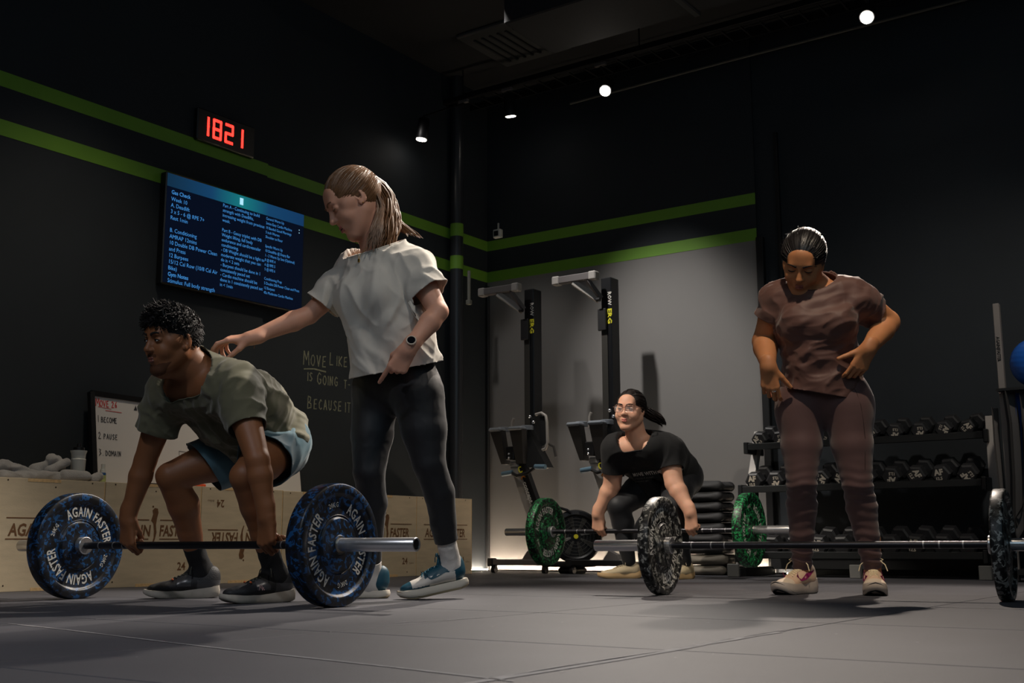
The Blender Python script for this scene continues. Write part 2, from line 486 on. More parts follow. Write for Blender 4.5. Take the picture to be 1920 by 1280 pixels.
def skin_obj(name, f, m, parent, h=.0035, post=None):
    V, F = f.mesh(h)
    if post: V, F = post(V, F)
    return mesh_obj(name, V, F, m, parent, True)
def cloth_obj(name, V, F, m, parent, th=.0035):
    o = mesh_obj(name, V, F, m, parent, True)
    md = o.modifiers.new('thickness', 'SOLIDIFY'); md.thickness = th; md.offset = -1
    return o
def bvh_of(V, F): return BVHTree.FromPolygons([tuple(v) for v in V], [tuple(int(i) for i in f) for f in F])
def drape_text(name, s, o, u, v, size, bvh, m, parent, lift=.0025, **k):
    """lettering laid onto a surface, cast along the plane's normal"""
    V, F = text_geo(s, size, **k); u = nrm(u); v = nrm(v); n = np.cross(u, v); P = []
    for a in V:
        p = np.array(o)+a[0]*u+a[1]*v
        h = bvh.ray_cast(Vector(p+n*.15), Vector(-n), .4)
        P.append(np.array(h[0])+n*lift if h[0] is not None else p)
    return mesh_obj(name, P, F, m, parent)

# ---- anatomy
def arm(f, sh, el, wr, r=(.052, .041, .043, .027), k=.03, flat=None):
    sh, el, wr = map(np.array, (sh, el, wr)); mid = el+(wr-el)*.28
    q = .010
    f.rc(sh, sh+(el-sh)*.45, r[0], (r[0]+r[1])/2+.005, k).rc(sh+(el-sh)*.45, el, (r[0]+r[1])/2+.005, r[1], q)
    f.rc(el, mid, r[1], r[2]+.002, q).rc(mid, wr, r[2]+.002, r[3], q)
    return f
def leg(f, hip, kn, an, r=(.085, .055, .056, .037), k=.035, back=None):
    hip, kn, an = map(np.array, (hip, kn, an)); bk = np.zeros(3) if back is None else np.array(back)
    m = hip+(kn-hip)*.5
    q = .012
    f.rc(hip, m, r[0], (r[0]+r[1])/2+.008, k).rc(m, kn, (r[0]+r[1])/2+.008, r[1], q)
    c = kn+(an-kn)*.3+bk*.018
    f.rc(kn, c, r[1]*.97, r[2]+.003, q).rc(c, kn+(an-kn)*.62+bk*.006, r[2]+.003, (r[2]+r[3])/2, q).rc(kn+(an-kn)*.6, an, (r[2]+r[3])/2, r[3], q)
    return f
FN = [(.092, .029, (.043, .026, .021), .0088), (.096, .0095, (.048, .029, .022), .0090), (.091, -.0105, (.044, .027, .021), .0086), (.083, -.029, (.035, .021, .018), .0078)]
def hand(f, wr, fd, dorsal, side, curls, thumb, s=1., spread=0., wide=1.):
    """curls: four (mcp, pip, dip) in degrees; thumb: two local directions; side +1 right hand, -1 left"""
    X = nrm(fd); Z = np.array(dorsal, float); Z = nrm(Z-X*(Z@X)); Y = side*np.cross(Z, X)
    wr = np.array(wr, float); L = lambda x, y, z: wr+s*(x*X+y*Y+z*Z)
    k = .012*s
    f.rc(L(-.03, 0, 0), L(.012, 0, 0), .027*s, .026*s, .03, n=Z, q=.78)
    for i, (kx, ky, ph, r) in enumerate(FN):
        f.rc(L(.008, ky*.5, 0), L(kx-.006, ky*wide, .0), .0155*s, .0125*s, k*1.3, n=Z, q=.85)
        p = L(kx, ky*wide, .001); a = 0; sp = math.radians(spread*(1.5-i)*1.)
        for j in range(3):
            a += math.radians(curls[i][j])
            d = math.cos(a)*(math.cos(sp)*X+math.sin(sp)*Y)-math.sin(a)*Z
            q = p+d*ph[j]*s
            f.rc(p, q, (r+.0012-.0007*j)*s, (r+.0003-.0009*j)*s, .0035 if j == 0 else .002); p = q
    f.rc(L(.02, .012, -.006), L(.05, .022, -.008), .019*s, .013*s, k)
    f.rc(L(.03, -.02, -.007), L(.06, -.02, -.007), .014*s, .012*s, k)
    p = L(.014, .02, -.006); q = p+s*.046*nrm(thumb[0][0]*X+thumb[0][1]*Y+thumb[0][2]*Z); f.rc(p, q, .0165*s, .0125*s, k)
    p = q; q = p+s*.034*nrm(thumb[1][0]*X+thumb[1][1]*Y+thumb[1][2]*Z); f.rc(p, q, .0115*s, .0103*s, .004)
    d2 = nrm(thumb[2][0]*X+thumb[2][1]*Y+thumb[2][2]*Z) if len(thumb) > 2 else nrm(thumb[1][0]*X+thumb[1][1]*Y+thumb[1][2]*Z)
    f.rc(q, q+s*.026*d2, .0103*s, .0085*s, .003)
    return f
class Head:
    """x right of the person, y forward, z up"""
    def __init__(h, c, fwd, up, s=1., jaw=1., full=1.):
        h.c = np.array(c, float); h.Y = nrm(fwd); u = np.array(up, float); h.Z = nrm(u-h.Y*(u@h.Y)); h.X = np.cross(h.Y, h.Z); h.s = s; h.jaw = jaw; h.full = full
        h.A = np.stack([h.X, h.Y, h.Z])
    def p(h, x, y, z): return h.c+h.s*(x*h.X+y*h.Y+z*h.Z)
    def field(h, f, nose=1., mouth_open=0.):
        s = h.s; P = h.p; E = lambda x, y, z, r, k, sub=False: f.el(P(x, y, z), np.array(r)*s, k*s, h.A, sub)
        E(0, -.018, .035, (.074, .094, .086), .03)
        E(0, .022, .0, (.063, .071, .085), .03)
        E(0, .035, -.045, (.050*h.full, .052, .058), .03)
        for q in (-1, 1):
            f.rc(P(q*.052*h.jaw, .0, -.045), P(q*.018, .068, -.098), .019*s, .016*s, .03*s)
            E(q*.036*h.full, .060, -.028, (.026, .026, .026), .02)
            E(q*.058, .03, .004, (.017, .03, .02), .02)
        E(0, .074, -.098, (.021*h.jaw, .018, .017), .018)
        f.rc(P(-.032, .080, .034), P(.032, .080, .034), .0115*s, None, .016*s)
        E(0, .060, .056, (.044, .022, .035), .03)
        f.rc(P(0, .085, .024), P(0, .107*nose, -.016), .0075*s, .0105*s, .012*s)
        f.el(P(0, .107*nose, -.019), np.array((.0115, .0115, .010))*s, .006*s, h.A)
        for q in (-1, 1):
            E(q*.012, .096, -.022, (.0085, .011, .0075), .005)
            E(q*.033, .099, .014, (.021, .018, .0135), .014, True)
        # eyelids
        for q in (-1, 1): E(q*.0325, .0765, .013, (.0165, .0135, .0125), .004)
        # mouth mound
        E(0, .078, -.056, (.027, .020, .020), .014)
        for q in (-1, 1):
            # ears
            ax = np.stack([h.X, h.Y, h.Z])
            f.el(P(q*.076, -.012, .002), np.array((.0075, .019, .031))*s, .006*s, ax)
            f.el(P(q*.080, -.003, .006), np.array((.006, .010, .018))*s, .004*s, ax, True)
            E(q*.076, .0, -.022, (.006, .010, .010), .004)
        return f
    def neck(h, f, base, r=.055, r2=.06):
        f.rc(h.p(0, -.03, -.04), np.array(base), r*h.s, r2, .03); f.rc(h.p(0, .01, -.075), np.array(base)+h.Y*.005, r*.7*h.s, r2*.8, .03)
        return f
    def features(h, par, lipm, browm, eyem, irism, closed=False, lidline=None, brow_w=1., lip=1., gape=0.):
        s = h.s; P = h.p
        u = Field(); w = .019*lip
        for q in (-1, 1):
            u.rc(P(0, .0985, -.052), P(q*w*.55, .0965, -.0505), .0042*s, .0042*s, .003); u.rc(P(q*w*.55, .0965, -.0505), P(q*w*1.15, .086, -.056), .0042*s, .0018*s, .003)
            u.rc(P(0, .0975, -.0615-gape), P(q*w*.55, .095, -.061-gape), .0052*s*lip, .0048*s*lip, .003); u.rc(P(q*w*.55, .095, -.061-gape), P(q*w*1.15, .086, -.0565), .0048*s*lip, .0018*s, .003)
        skin_obj('lips', u, lipm, par, .0018)
        mb = MB().tube([P(x, .0990-abs(x)*.55*abs(x)/.02, -.0565-gape/2) for x in np.linspace(-w*1.05, w*1.05, 7)], .0013*s+gape*.45, 6)
        mb.build('mouth_line', mat('mouth_dark', (40, 14, 12), .7), par, True)
        for q in (-1, 1):
            b = MB(); n = 7
            pts = [P(q*(.013+.036*t), .0968-.012*t*t+.0015*math.sin(t*PI), .034+.007*math.sin(t*2.4)) for t in np.linspace(0, 1, n)]
            b.tube(pts, [(.0042-.0026*t)*s*brow_w for t in np.linspace(0, 1, n)], 6, flat=.55, up=h.Y)
            b.build('eyebrow', browm, par, True)
            if not closed:
                ey = thing_mesh_eye(h, q, par, eyem, irism)
            lid = MB()
            for zz, dy, rr in ((.0165, 0, .0022), (.0095, -.001, .0012)) if not closed else ((.0085, 0, .0024),):
                lid.tube([P(q*(.0325+x), .0905-abs(x)*abs(x)*26+dy, zz-(x*x*18 if zz > .012 else (-x*x*14 if not closed else -x*x*16))) for x in np.linspace(-.0145, .0145, 9)], [rr*s*(.5+.5*math.sin(PI*i/8)) for i in range(9)], 6)
            lid.build('eyelash', browm, par, True)
def thing_mesh_eye(h, q, par, eyem, irism):
    mb = MB(); P = h.p; s = h.s
    V = []; F = []; n, m = 16, 6
    c = P(q*.0325, .0805, .013)
    for j in range(m+1):
        for i in range(n):
            t = 2*PI*i/n; r = j/m; x = .0118*r*math.cos(t); z = .0044*r*math.sin(t)*(1-.25*abs(math.cos(t)))
            V.append(c+s*(x*h.X+z*h.Z)+s*h.Y*math.sqrt(max(.0128**2-x*x-z*z, 1e-9))*.87)
    for j in range(m):
        for i in range(n): F.append((j*n+i, j*n+(i+1) % n, (j+1)*n+(i+1) % n, (j+1)*n+i))
    e = MB().add(V, F).build('eye', eyem, par, True)
    c2 = c+s*h.Y*.0113; V = [c2+s*.0004*h.Y]; F = []
    for i in range(14):
        t = 2*PI*i/14; V.append(c2+s*.0043*(math.cos(t)*h.X+.98*math.sin(t)*h.Z)); F.append((0, 1+i, 1+(i+1) % 14))
    MB().add(V, F).build('iris', irism, e, True)
    return e
def scalp_point(h, d, lift=0.):
    """point on the skull ellipsoid in local direction d (from the skull centre)"""
    d = nrm(d); r = np.array((.074, .094, .086))+lift
    t = 1/math.sqrt(((d/r)**2).sum()); q = d*t
    return h.p(q[0], q[1]-.018, q[2]+.035)
def locks(mb, paths, r0, r1, n=4):
    for P in paths:
        m = len(P); mb.tube(P, [r0*(1-t)**.6*.85+r0*.15+(r1-r0)*t*t if False else max(r1, r0*(1-t**2.2)) for t in np.linspace(0, 1, m)], n, cap=False)

def neckband(V, F, c, rad, r, m, par, name='neckband', flat=.6):
    """a rib sewn round the open edge of a garment near point c"""
    E = np.concatenate([F[:, [i, (i+1) % F.shape[1]]] for i in range(F.shape[1])]); Es = np.sort(E, 1)
    u, cnt = np.unique(Es, axis=0, return_counts=True); b = u[cnt == 1]
    b = b[(np.linalg.norm(V[b].mean(1)-np.array(c), axis=1) < rad)]
    adj = {}
    for x, y in b: adj.setdefault(int(x), []).append(int(y)); adj.setdefault(int(y), []).append(int(x))
    best = []
    seen = set()
    for st in adj:
        if st in seen: continue
        loop = [st]; seen.add(st)
        while True:
            nx = [q for q in adj[loop[-1]] if q not in seen]
            if not nx: break
            loop.append(nx[0]); seen.add(nx[0])
        if len(loop) > len(best): best = loop
    if len(best) < 8: return None
    P = V[best]
    for _ in range(10): P = (np.roll(P, 1, 0)+P*2+np.roll(P, -1, 0))/4
    P = P[::2]; P = np.concatenate([P, P[:1]])
    return MB().tube(list(P), r, 6, cap=False, flat=flat, up=nrm(P.mean(0)*0+np.array([0, 0, 1]))).build(name, m, par, True)

def relax(V, F, n=20):
    """even out a surface"""
    E = np.concatenate([F[:, [i, (i+1) % F.shape[1]]] for i in range(F.shape[1])]); E = np.unique(np.sort(E, 1), axis=0)
    deg = np.bincount(E.ravel(), minlength=len(V)).astype(float)[:, None]
    for k in range(n):
        for lam in (.6, -.52):
            S = np.stack([np.bincount(E[:, 0], V[E[:, 1], a], len(V))+np.bincount(E[:, 1], V[E[:, 0], a], len(V)) for a in range(3)], 1)
            V = V+lam*(S/np.maximum(deg, 1)-V)
    return V
# ================================================================== the setting
M_black = mat('wall_black_paint', (27, 34, 40), .75, noise=.12, nscale=3, bump=.08, bscale=90)
M_greyw = mat('wall_grey_paint', (122, 120, 118), .7, noise=.04, nscale=2, bump=.05, bscale=120)
M_green = mat('stripe_green_paint', (104, 150, 44), .6, noise=.06, nscale=5)
M_ceil = mat('ceiling_black', (26, 28, 30), .8, noise=.2, nscale=2)
M_rub = mat('floor_rubber', (70, 70, 76), .62, noise=.16, nscale=2.2, bump=.25, bscale=380, rand=.05, spec=.4)
M_rubd = mat('floor_underlay', (22, 22, 23), .8)
M_dark = mat('black_metal', (24, 24, 26), .45, metal=.3)
M_trim = mat('dark_trim', (40, 42, 44), .5)
M_chalk = mat('chalk', (122, 124, 104), .9, noise=.4, nscale=80)
M_scuff = mat('floor_scuff', (138, 136, 138), .7, noise=.3, nscale=30)

floor = MB().box((-.6, -11, -.16), (9, .6, -.012)).build('floor', M_rubd, struct=True)
tile_me = None
for i in range(-1, 9):
    for j in range(-11, 1):
        x0, y0 = i-.28, j+.2
        x1, y1 = min(x0+1, 9), min(y0+1, .6)
        if y0 >= .6 or x0 < -1.3: continue
        if tile_me is None:
            o = MB().box((.0018, .0018, -.012), (.9982, .9982, 0), .002).build('rubber_tile', M_rub, floor); tile_me = o.data
        else:
            o = bpy.data.objects.new('rubber_tile', tile_me); link(o, floor)
        o.location = (x0, y0, 0)
# scuffs and chalky lines on the rubber
sc = MB()
for a, b, w in (((2.684, -6.074), (4.772, -6.465), .006), ((3.648, -5.454), (3.714, -5.126), .004), ((4.717, -6.473), (4.71, -5.0), .004), ((4.73, -3.81), (5.6, -3.81), .007), ((4.732, -7.0), (4.730, -5.2), .012), ((4.2, -3.3), (4.72, -3.35), .004)):
    a = np.array(a+(0,)); b = np.array(b+(0,)); n = 14; d = nrm(b-a); q = np.array([-d[1], d[0], 0])
    L = [a+(b-a)*t+q*.006*math.sin(t*9)+np.array([0, 0, .0012]) for t in np.linspace(0, 1, n)]
    ww = [w*(.4+.6*abs(math.sin(i*1.7+a[0]))) for i in range(n)]
    V = [p+q*k for p, k in zip(L, ww)]+[p-q*k for p, k in zip(L, ww)]
    sc.add(V, [(i, i+1, n+i+1, n+i) for i in range(n-1)])
for k in range(46):
    p = np.array([random.uniform(2.2, 5.4), random.uniform(-6.6, -3), .0012]); r = random.uniform(.002, .005)
    sc.add([p+r*np.array([math.cos(t)*random.uniform(.5, 1.4), math.sin(t), 0]) for t in np.linspace(0, 2*PI, 7)[:-1]], [tuple(range(6))])
scf = sc.build('floor_scuff', M_scuff, floor); scf['kind'] = 'stuff'

ZT, ZB = (2.768, 2.857), (2.485, 2.578)
wl = MB().box((-.3, -2.64, 0), (0, 0.0, 4.2)).box((-.3, -11, 0), (.02, -2.64, 4.2)).build('wall_left', M_black, struct=True)
wb = MB(); wb.box((-.3, 0, ZB[1]), (2.53, .3, 4.2)); wb.box((2.53, 0.02, 0), (9, .3, 4.2)); wb.mi = 1; wb.box((-.3, 0, 0), (2.53, .3, ZB[0]))
wb.mi = 0; wb.box((-.3, 0, ZB[0]), (2.53, .3, ZB[1]))
wb.build('wall_back', [M_black, M_greyw], struct=True)
MB().box((9, -11, 0), (9.3, .3, 4.2)).build('wall_right', M_black, struct=True)
MB().box((-.3, -11.3, 0), (9.3, -11, 4.2)).build('wall_front', M_black, struct=True)
MB().box((-.3, -11.3, 4.2), (9.3, .3, 4.4)).build('ceiling', M_ceil, struct=True)
for a, b in (ZT, ZB):
    m = MB(); m.box((.0, -.002, a), (2.53, -.0005, b)).build('trim_1', M_green, struct=True)
    m = MB(); m.box((0.0005, -2.64, a), (.002, -.002, b)); m.box((.0205, -11, a), (.022, -2.64, b)); m.box((0, -2.642, a), (.022, -2.6405+.002, b))
    m.build('trim_2', M_green, struct=True)
    # stripe carried round the pipe
    m = MB(); m.cyl((.06, -.52, a+.01), (.06, -.52, b+.03), .0565, n=28).build('trim_3', M_green, struct=True)
pipe = MB().cyl((.06, -.52, .0), (.06, -.52, 4.2), .055, n=32)
pipe.build('trim_4', mat('pipe_paint', (44, 46, 50), .32), struct=True, smooth=True)
MB().box((.0, -.001, 0), (.03, -.03, 2.45), .004).build('trim_5', M_trim, struct=True)
post = MB().box((2.53, -.03, 0), (2.585, .02, 2.5), .004).box((2.70, -.012, 0), (2.725, .02, 3.3), .003)
post.build('trim_6', mat('post_black', (14, 15, 17), .5), struct=True)
cd = MB().tube([(.13, -.44, 2.49), (.13, -.44, 2.235)], .014, 8).box((.11, -.46, 2.2), (.15, -.42, 2.24), .004)
tag(cd.build('wall_conduit', mat('conduit_grey', (120, 120, 112), .5), smooth=True), 'short thin grey conduit hanging beside the round wall pipe', 'conduit')
# led strip lying behind everything at the foot of the back wall
ML = mat('led_glow', (255, 238, 215), emit=(255, 232, 205), estr=220.)
led = MB()
led.box((.05, -.055, .004), (2.68, -.048, .012))
led.box((.034, -.75, .004), (.04, -.05, .014))
lo = thing('led_strip', 'thin glowing strip light along the foot of the grey back wall', 'light strip', (1.3, -.03, 0))
led.build('diffuser', ML, lo)
MB().box((.05, -.062, 0), (2.68, -.0555, .013)).box((.05, -.055, 0), (2.68, -.02, .0035)).box((.0405, -.75, 0), (.045, -.05, .011)).build('channel', M_dark, lo)

# conduit high on the back wall, cable tray and duct under the ceiling
tag(MB().tube([(.9, -.03, 3.93), (2.2, -.03, 3.95), (4.2, -.03, 3.96), (8.5, -.03, 3.96)], .012, 8).build('ceiling_conduit', mat('conduit_dark', (58, 60, 58), .6), smooth=True),
    'thin conduit running along the top of the back wall', 'conduit')
du = thing('air_duct', 'black rectangular air duct hanging under the ceiling', 'duct', (4, -1.1, 3.95))
MB().box((1.42, -1.75, 3.86), (8.8, -1.12, 4.15), .01).build('duct_body', M_ceil, du)
for x in (1.6, 3.9, 6.2): MB().cyl((x, -1.43, 4.15), (x, -1.43, 4.2), .01, n=8).build('hanger', M_ceil, du)
for x in (2.6, 3.9, 5.2): MB().box((x, -1.77, 3.84), (x+.04, -1.10, 4.17)).build('duct_flange', M_trim, du)
tr = thing('cable_tray', 'long dark cable tray above the row of track lamps', 'cable tray', (2.5, -.4, 3.98))
MB().box((-.28, -.50, 3.99), (8.8, -.49, 4.05)).box((-.28, -.26, 3.99), (8.8, -.25, 4.05)).build('side_rail', M_dark, tr)
rg = MB()
for k in range(60): rg.box((-.2+k*.15, -.49, 3.995), (-.185+k*.15, -.26, 4.005))
ro = rg.build('rung', M_dark, tr); ro['kind'] = 'stuff'
tk = thing('lighting_track', 'black ceiling track that carries the spot lamps', 'lighting track', (2.5, -.6, 3.93))
MB().box((-.28, -.645, 3.93), (8.8, -.605, 3.97), .003).build('rail', M_dark, tk)
for x in (.2, 1.9, 4.4, 6.6): MB().cyl((x, -.625, 3.97), (x, -.625, 4.2), .006, n=8).build('hanger', M_dark, tk)
LL = ['leftmost glowing track spot lamp above the corner', 'second track spot lamp from the left, seen edge-on', 'third track spot lamp with a bright oval lens', 'brightest track spot lamp at the right, shining at the viewer']
for (c, a), lb, es in zip(LAMPS, LL, (16, 16, 40, 220)):
    c = np.array(c); d = nrm(np.array(a)-c); t = thing('track_lamp', lb, 'lamp', tuple(c), 'track lamps')
    tp = np.array([c[0]-d[0]*.1, -.625, 3.93])
    MB().cyl(c-d*.004, c-d*.17, .05, .046, n=24).cyl(c-d*.17, c-d*.185, .046, .03, n=24).build('lamp_can', M_dark, t, True)
    MB().tube([c-d*.11+np.array([0, .0, .0]), c-d*.13+np.array([0, 0, .07]), tp+np.array([0, 0, -.03]), tp], .009, 8).build('bracket', M_dark, t)
    MB().box(tp+(-.05, -.016, -.03), tp+(.05, .016, 0), .004).build('adapter', mat('adapter_grey', (96, 92, 90), .5), t)
    MB().cyl(c-d*.0035, c+d*.0015, .041, n=24).build('lens', mat('lamp_lens_%d' % es, (255, 246, 235), emit=(255, 244, 230), estr=es), t)
# ceiling air conditioner
ac = thing('air_conditioner', 'square dark ceiling air conditioner cassette with slats', 'air conditioner', (.9, -.85, 4.14))
MB().box((.58, -1.22, 4.165), (1.24, -.52, 4.2), .01).build('frame', mat('cassette_frame', (60, 62, 62), .6), ac)
for k in range(7): MB().box((.68+k*.075, -1.12, 4.150), (.70+k*.075, -.62, 4.165), .003).build('slat', mat('cassette_slat', (34, 36, 38), .6), ac)
# camera sensor by the corner
cs = thing('security_camera', 'small white wall camera above the upper green stripe beside the corner', 'security camera', (.135, -.03, 2.87))
MB().box((.095, -.05, 2.865), (.175, -.005, 2.94), .006).build('housing', mat('white_plastic', (205, 205, 198), .5), cs)
MB().box((.108, -.054, 2.88), (.155, -.049, 2.925), .002).build('lens_window', M_dark, cs)
MB().tube([(.135, -.02, 2.94), (.135, -.02, 3.0)], .008, 8).build('bracket', mat('white_plastic'), cs)

# ================================================================== wall-hung things
M_case = mat('screen_case', (14, 15, 17), .35)
clk = thing('timer_clock', 'digital wall timer with red numerals above the screen', 'timer', (.05, -3.05, 2.86))
MB().box((.005, -3.30, 2.845), (.058, -2.80, 3.065), .008).build('case', M_case, clk)
M_red = mat('red_led', (255, 60, 40), emit=(255, 38, 30), estr=5.5)
SEG = {'1': [(1, 0, 1, 1), (1, 1, 1, 2)], '8': [(0, 0, 1, 0), (0, 1, 1, 1), (0, 2, 1, 2), (0, 0, 0, 1), (0, 1, 0, 2), (1, 0, 1, 1), (1, 1, 1, 2)], '2': [(0, 2, 1, 2), (1, 1, 1, 2), (0, 1, 1, 1), (0, 0, 0, 1), (0, 0, 1, 0)]}
for ch, y0 in (('1', -3.272), ('8', -3.165), ('2', -3.062), ('1', -2.975)):
    g = MB(); W, H = .060, .060
    for (xa, za, xb, zb) in SEG[ch]:
        for t in np.linspace(0, 1, 6):
            for oy in (-.0045, .0045):
                if xa == xb: yy = y0+W*xa+oy; zz = 2.893+H*(za+(zb-za)*t)
                else: yy = y0+W*(xa+(xb-xa)*t); zz = 2.893+H*za+oy
                g.box((.058, yy-.0037, zz-.0052), (.0605, yy+.0037, zz+.0052))
    g.build('digit', M_red, clk)

# screen
TVO = np.array([.09, -3.545, 1.838]); TW, TH = 1.20, .705
tv = thing('wall_screen', 'large wall screen showing the blue workout text', 'screen', (.05, -2.95, 1.84))
MB().box((.03, -3.553, 1.826), (.0895, -2.337, 2.551), .006).build('case', M_case, tv)
MB().box((0, -3.1, 2.05), (.03, -2.8, 2.35)).build('wall_mount', M_dark, tv)
def glow(name, c, e):
    return mat(name, (3, 4, 8), .5, emit=c, estr=e, spec=.15)
def scr(a, b, c, d, m, name, lift=.0005):
    return MB().box((.0895, TVO[1]+a, TVO[2]+c), (.0897+lift, TVO[1]+b, TVO[2]+d)).build(name, m, tv)
scr(0, TW, 0, TH, glow('screen_blue', (4, 14, 34), .7), 'panel')
mg = bpy.data.materials.new('screen_header'); mg.use_nodes = True; MATS['screen_header'] = mg
nt = mg.node_tree; bb = nt.nodes['Principled BSDF']; bb.inputs['Base Color'].default_value = (0, 0, 0, 1)
tcn = nt.nodes.new('ShaderNodeTexCoord'); sp = nt.nodes.new('ShaderNodeSeparateXYZ'); rp = nt.nodes.new('ShaderNodeValToRGB')
nt.links.new(tcn.outputs['Generated'], sp.inputs[0]); nt.links.new(sp.outputs['Y'], rp.inputs[0]); nt.links.new(rp.outputs[0], bb.inputs['Emission Color'])
e = rp.color_ramp.elements; e[0].position = 0; e[0].color = lin((8, 42, 66))+(1,); e[1].position = 1; e[1].color = lin((10, 52, 92))+(1,)
q = e.new(.3); q.color = lin((12, 60, 98))+(1,); q = e.new(.52); q.color = lin((16, 116, 122))+(1,); q = e.new(.72); q.color = lin((12, 62, 100))+(1,)
bb.inputs['Emission Strength'].default_value = 1.
scr(0, TW, TH-.085, TH, mg, 'header_bar', .001)
scr(.60, .63, TH-.065, TH-.018, glow('screen_icon', (170, 225, 245), 1.1), 'icon', .002)
M_txt = glow('screen_text', (70, 148, 222), .85)
C1 = ['Gas Check', 'Week 10', 'A. Deadlift', '3 x 5 - 6 @ RPE 7+', 'Rest 1min', '', 'B. Conditioning', 'AMRAP 12mins', '10 Double DB Power Clean', 'and Press', '12 Burpees', '15/12 Cal Row (10/8 Cal Air', 'Bike)', 'Gym Notes', 'Stimulus: Full body strength']
C2 = ['Part A - Continuing to build', 'strength with Deadlifts,', 'increasing weight from previous', 'week.', '', 'Part B - Gassy triplet with DB', 'Weight lifting, full body', 'endurance and cardiovascular', 'conditioning.', '- DB Weight should be a light to', 'moderate weight that you can', 'do in < 2 sets', '- Burpees should be done in 1', 'consistently paced set', '- Cardio machine should be', 'done in 1 consistently paced set', 'in < 1min']
C3 = ['General Warm Up', '2mins Easy Cardio Machine', '10 Banded Good Mornings', '5 inch Worms', 'Shoulder to Floor', '', 'Specific Warm Up', '10 Deadlifts @ Empty Bar', '1 - 2 Warm Up Sets (Optional)', '8 @ RPE 4', '6 @ RPE 5', '5 @ RPE 6', '', 'Conditioning Prep', '5 Double DB Power Clean and Press', '12 Burpees', '45s Moderate Cardio Machine']
for col, y0, z0, st, sz, sx in ((C1, .035, .575, .0405, .037, .92), (C2, .455, .590, .0335, .032, .90), (C3, .84, .590, .0325, .027, .82)):
    for i, ln in enumerate(col):
        if not ln: continue
        g = MB(); extra = 0
        text_on(g, ln, (.0905, TVO[1]+y0, TVO[2]+z0+extra-i*st-(.004*(i > 0) if col is C1 else 0)), (0, 1, 0), (0, 0, 1), sz, sx=sx, bold=.012 if (col is C1 and i in (0, 13)) else 0, res=2)
        g.build('text_line', M_txt, tv)
g = MB(); text_on(g, ':', (.0905, TVO[1]+1.15, TVO[2]+.56), (0, 1, 0), (0, 0, 1), .06, res=2); g.build('menu_dots', glow('screen_icon', None, 1), tv)

# chalk writing on the black wall
def stroke_text(mb, strokes, o, u, v, w):
    o = np.array(o, float); u = np.array(u, float); v = np.array(v, float); n = np.cross(u, v)
    for s in strokes:
        pts = [o+p[0]*u+p[1]*v+n*.0012 for p in s]
        for i in range(len(pts)-1):
            d = nrm(pts[i+1]-pts[i])*w*.4
            mb.tube([pts[i]-d, pts[i+1]+d], [w*(.8+.3*random.random()) for _ in (0, 1)], 5, flat=.12, up=n)
GL = {'M': [[(0, 0), (.05, 1), (.35, .35), (.6, 1.02), (.68, 0)]], 'O': [[(.3, 0), (.05, .2), (0, .55), (.15, .9), (.35, .98), (.55, .75), (.58, .4), (.45, .08), (.3, 0)]],
      'V': [[(0, 1), (.28, 0), (.55, 1)]], 'E': [[(.5, 1), (.05, .95), (0, 0), (.5, .02)], [(.02, .5), (.4, .52)]], 'L': [[(.05, 1), (0, 0), (.45, .02)]],
      'I': [[(.1, 1), (.1, 0)]], 'K': [[(0, 1), (0, 0)], [(.5, 1), (.02, .45), (.52, 0)]], 'S': [[(.5, .9), (.25, 1), (.03, .8), (.25, .52), (.48, .3), (.3, .02), (.0, .1)]],
      'G': [[(.55, .85), (.3, 1), (.05, .7), (.03, .25), (.3, 0), (.55, .15), (.56, .45), (.35, .45)]], 'N': [[(0, 0), (.03, 1), (.45, .05), (.5, 1)]],
      'B': [[(0, 0), (.05, 1), (.4, .9), (.35, .6), (.05, .5), (.45, .4), (.48, .1), (0, 0)]], 'C': [[(.5, .85), (.28, 1), (.03, .6), (.08, .15), (.3, 0), (.52, .15)]],
      'A': [[(0, 0), (.27, 1), (.52, 0)], [(.1, .35), (.45, .35)]], 'U': [[(0, 1), (.02, .25), (.2, 0), (.42, .15), (.48, 1)]], 'T': [[(0, 1), (.55, 1)], [(.28, 1), (.28, 0)]], '-': [[(0, .5), (.35, .5)]], ' ': [],
      'D': [[(0, 0), (.03, 1), (.4, .8), (.5, .4), (.3, .05), (0, 0)]], 'P': [[(0, 0), (.04, 1), (.42, .9), (.42, .6), (.04, .5)]], 'H': [[(0, 0), (0, 1)], [(.45, 0), (.45, 1)], [(0, .5), (.45, .5)]], 'W': [[(0, 1), (.15, 0), (.35, .7), (.5, 0), (.7, 1)]],
      '1': [[(.1, 1), (.1, 0)]], '2': [[(0, .8), (.25, 1), (.42, .7), (0, 0), (.5, 0)]], '3': [[(0, .95), (.4, .85), (.15, .55), (.45, .3), (0, 0)]], '6': [[(.4, 1), (.05, .5), (.1, .05), (.4, .1), (.38, .45), (.08, .4)]], 'R': [[(0, 0), (.04, 1), (.42, .9), (.42, .6), (.04, .5), (.5, 0)]], 'Y': [[(0, 1), (.25, .5)], [(.5, 1), (.15, 0)]], ':': [[(.05, .7), (.05, .65)], [(.05, .2), (.05, .15)]], '.': [[(.05, .05), (.07, 0)]]}
def hand_text(name, s, o, u, v, hgt, w, m, parent=None, adv=.78):
    mb = MB(); x = 0
    for i, ch in enumerate(s):
        k = 1.25 if i == 0 and len(s) > 3 else 1.
        st = [[(x+p[0]*hgt*.8*k, p[1]*hgt*k) for p in g] for g in GL[ch]]
        stroke_text(mb, st, o, u, v, w); x += hgt*(adv*k if ch not in 'I1 ' else .38)
    return mb.build(name, m, parent)
cw = thing('chalk_writing', 'chalk words MOVE LIKE, IS GOING and BECAUSE handwritten on the black left wall', 'writing', (.003, -1.95, 1.15))
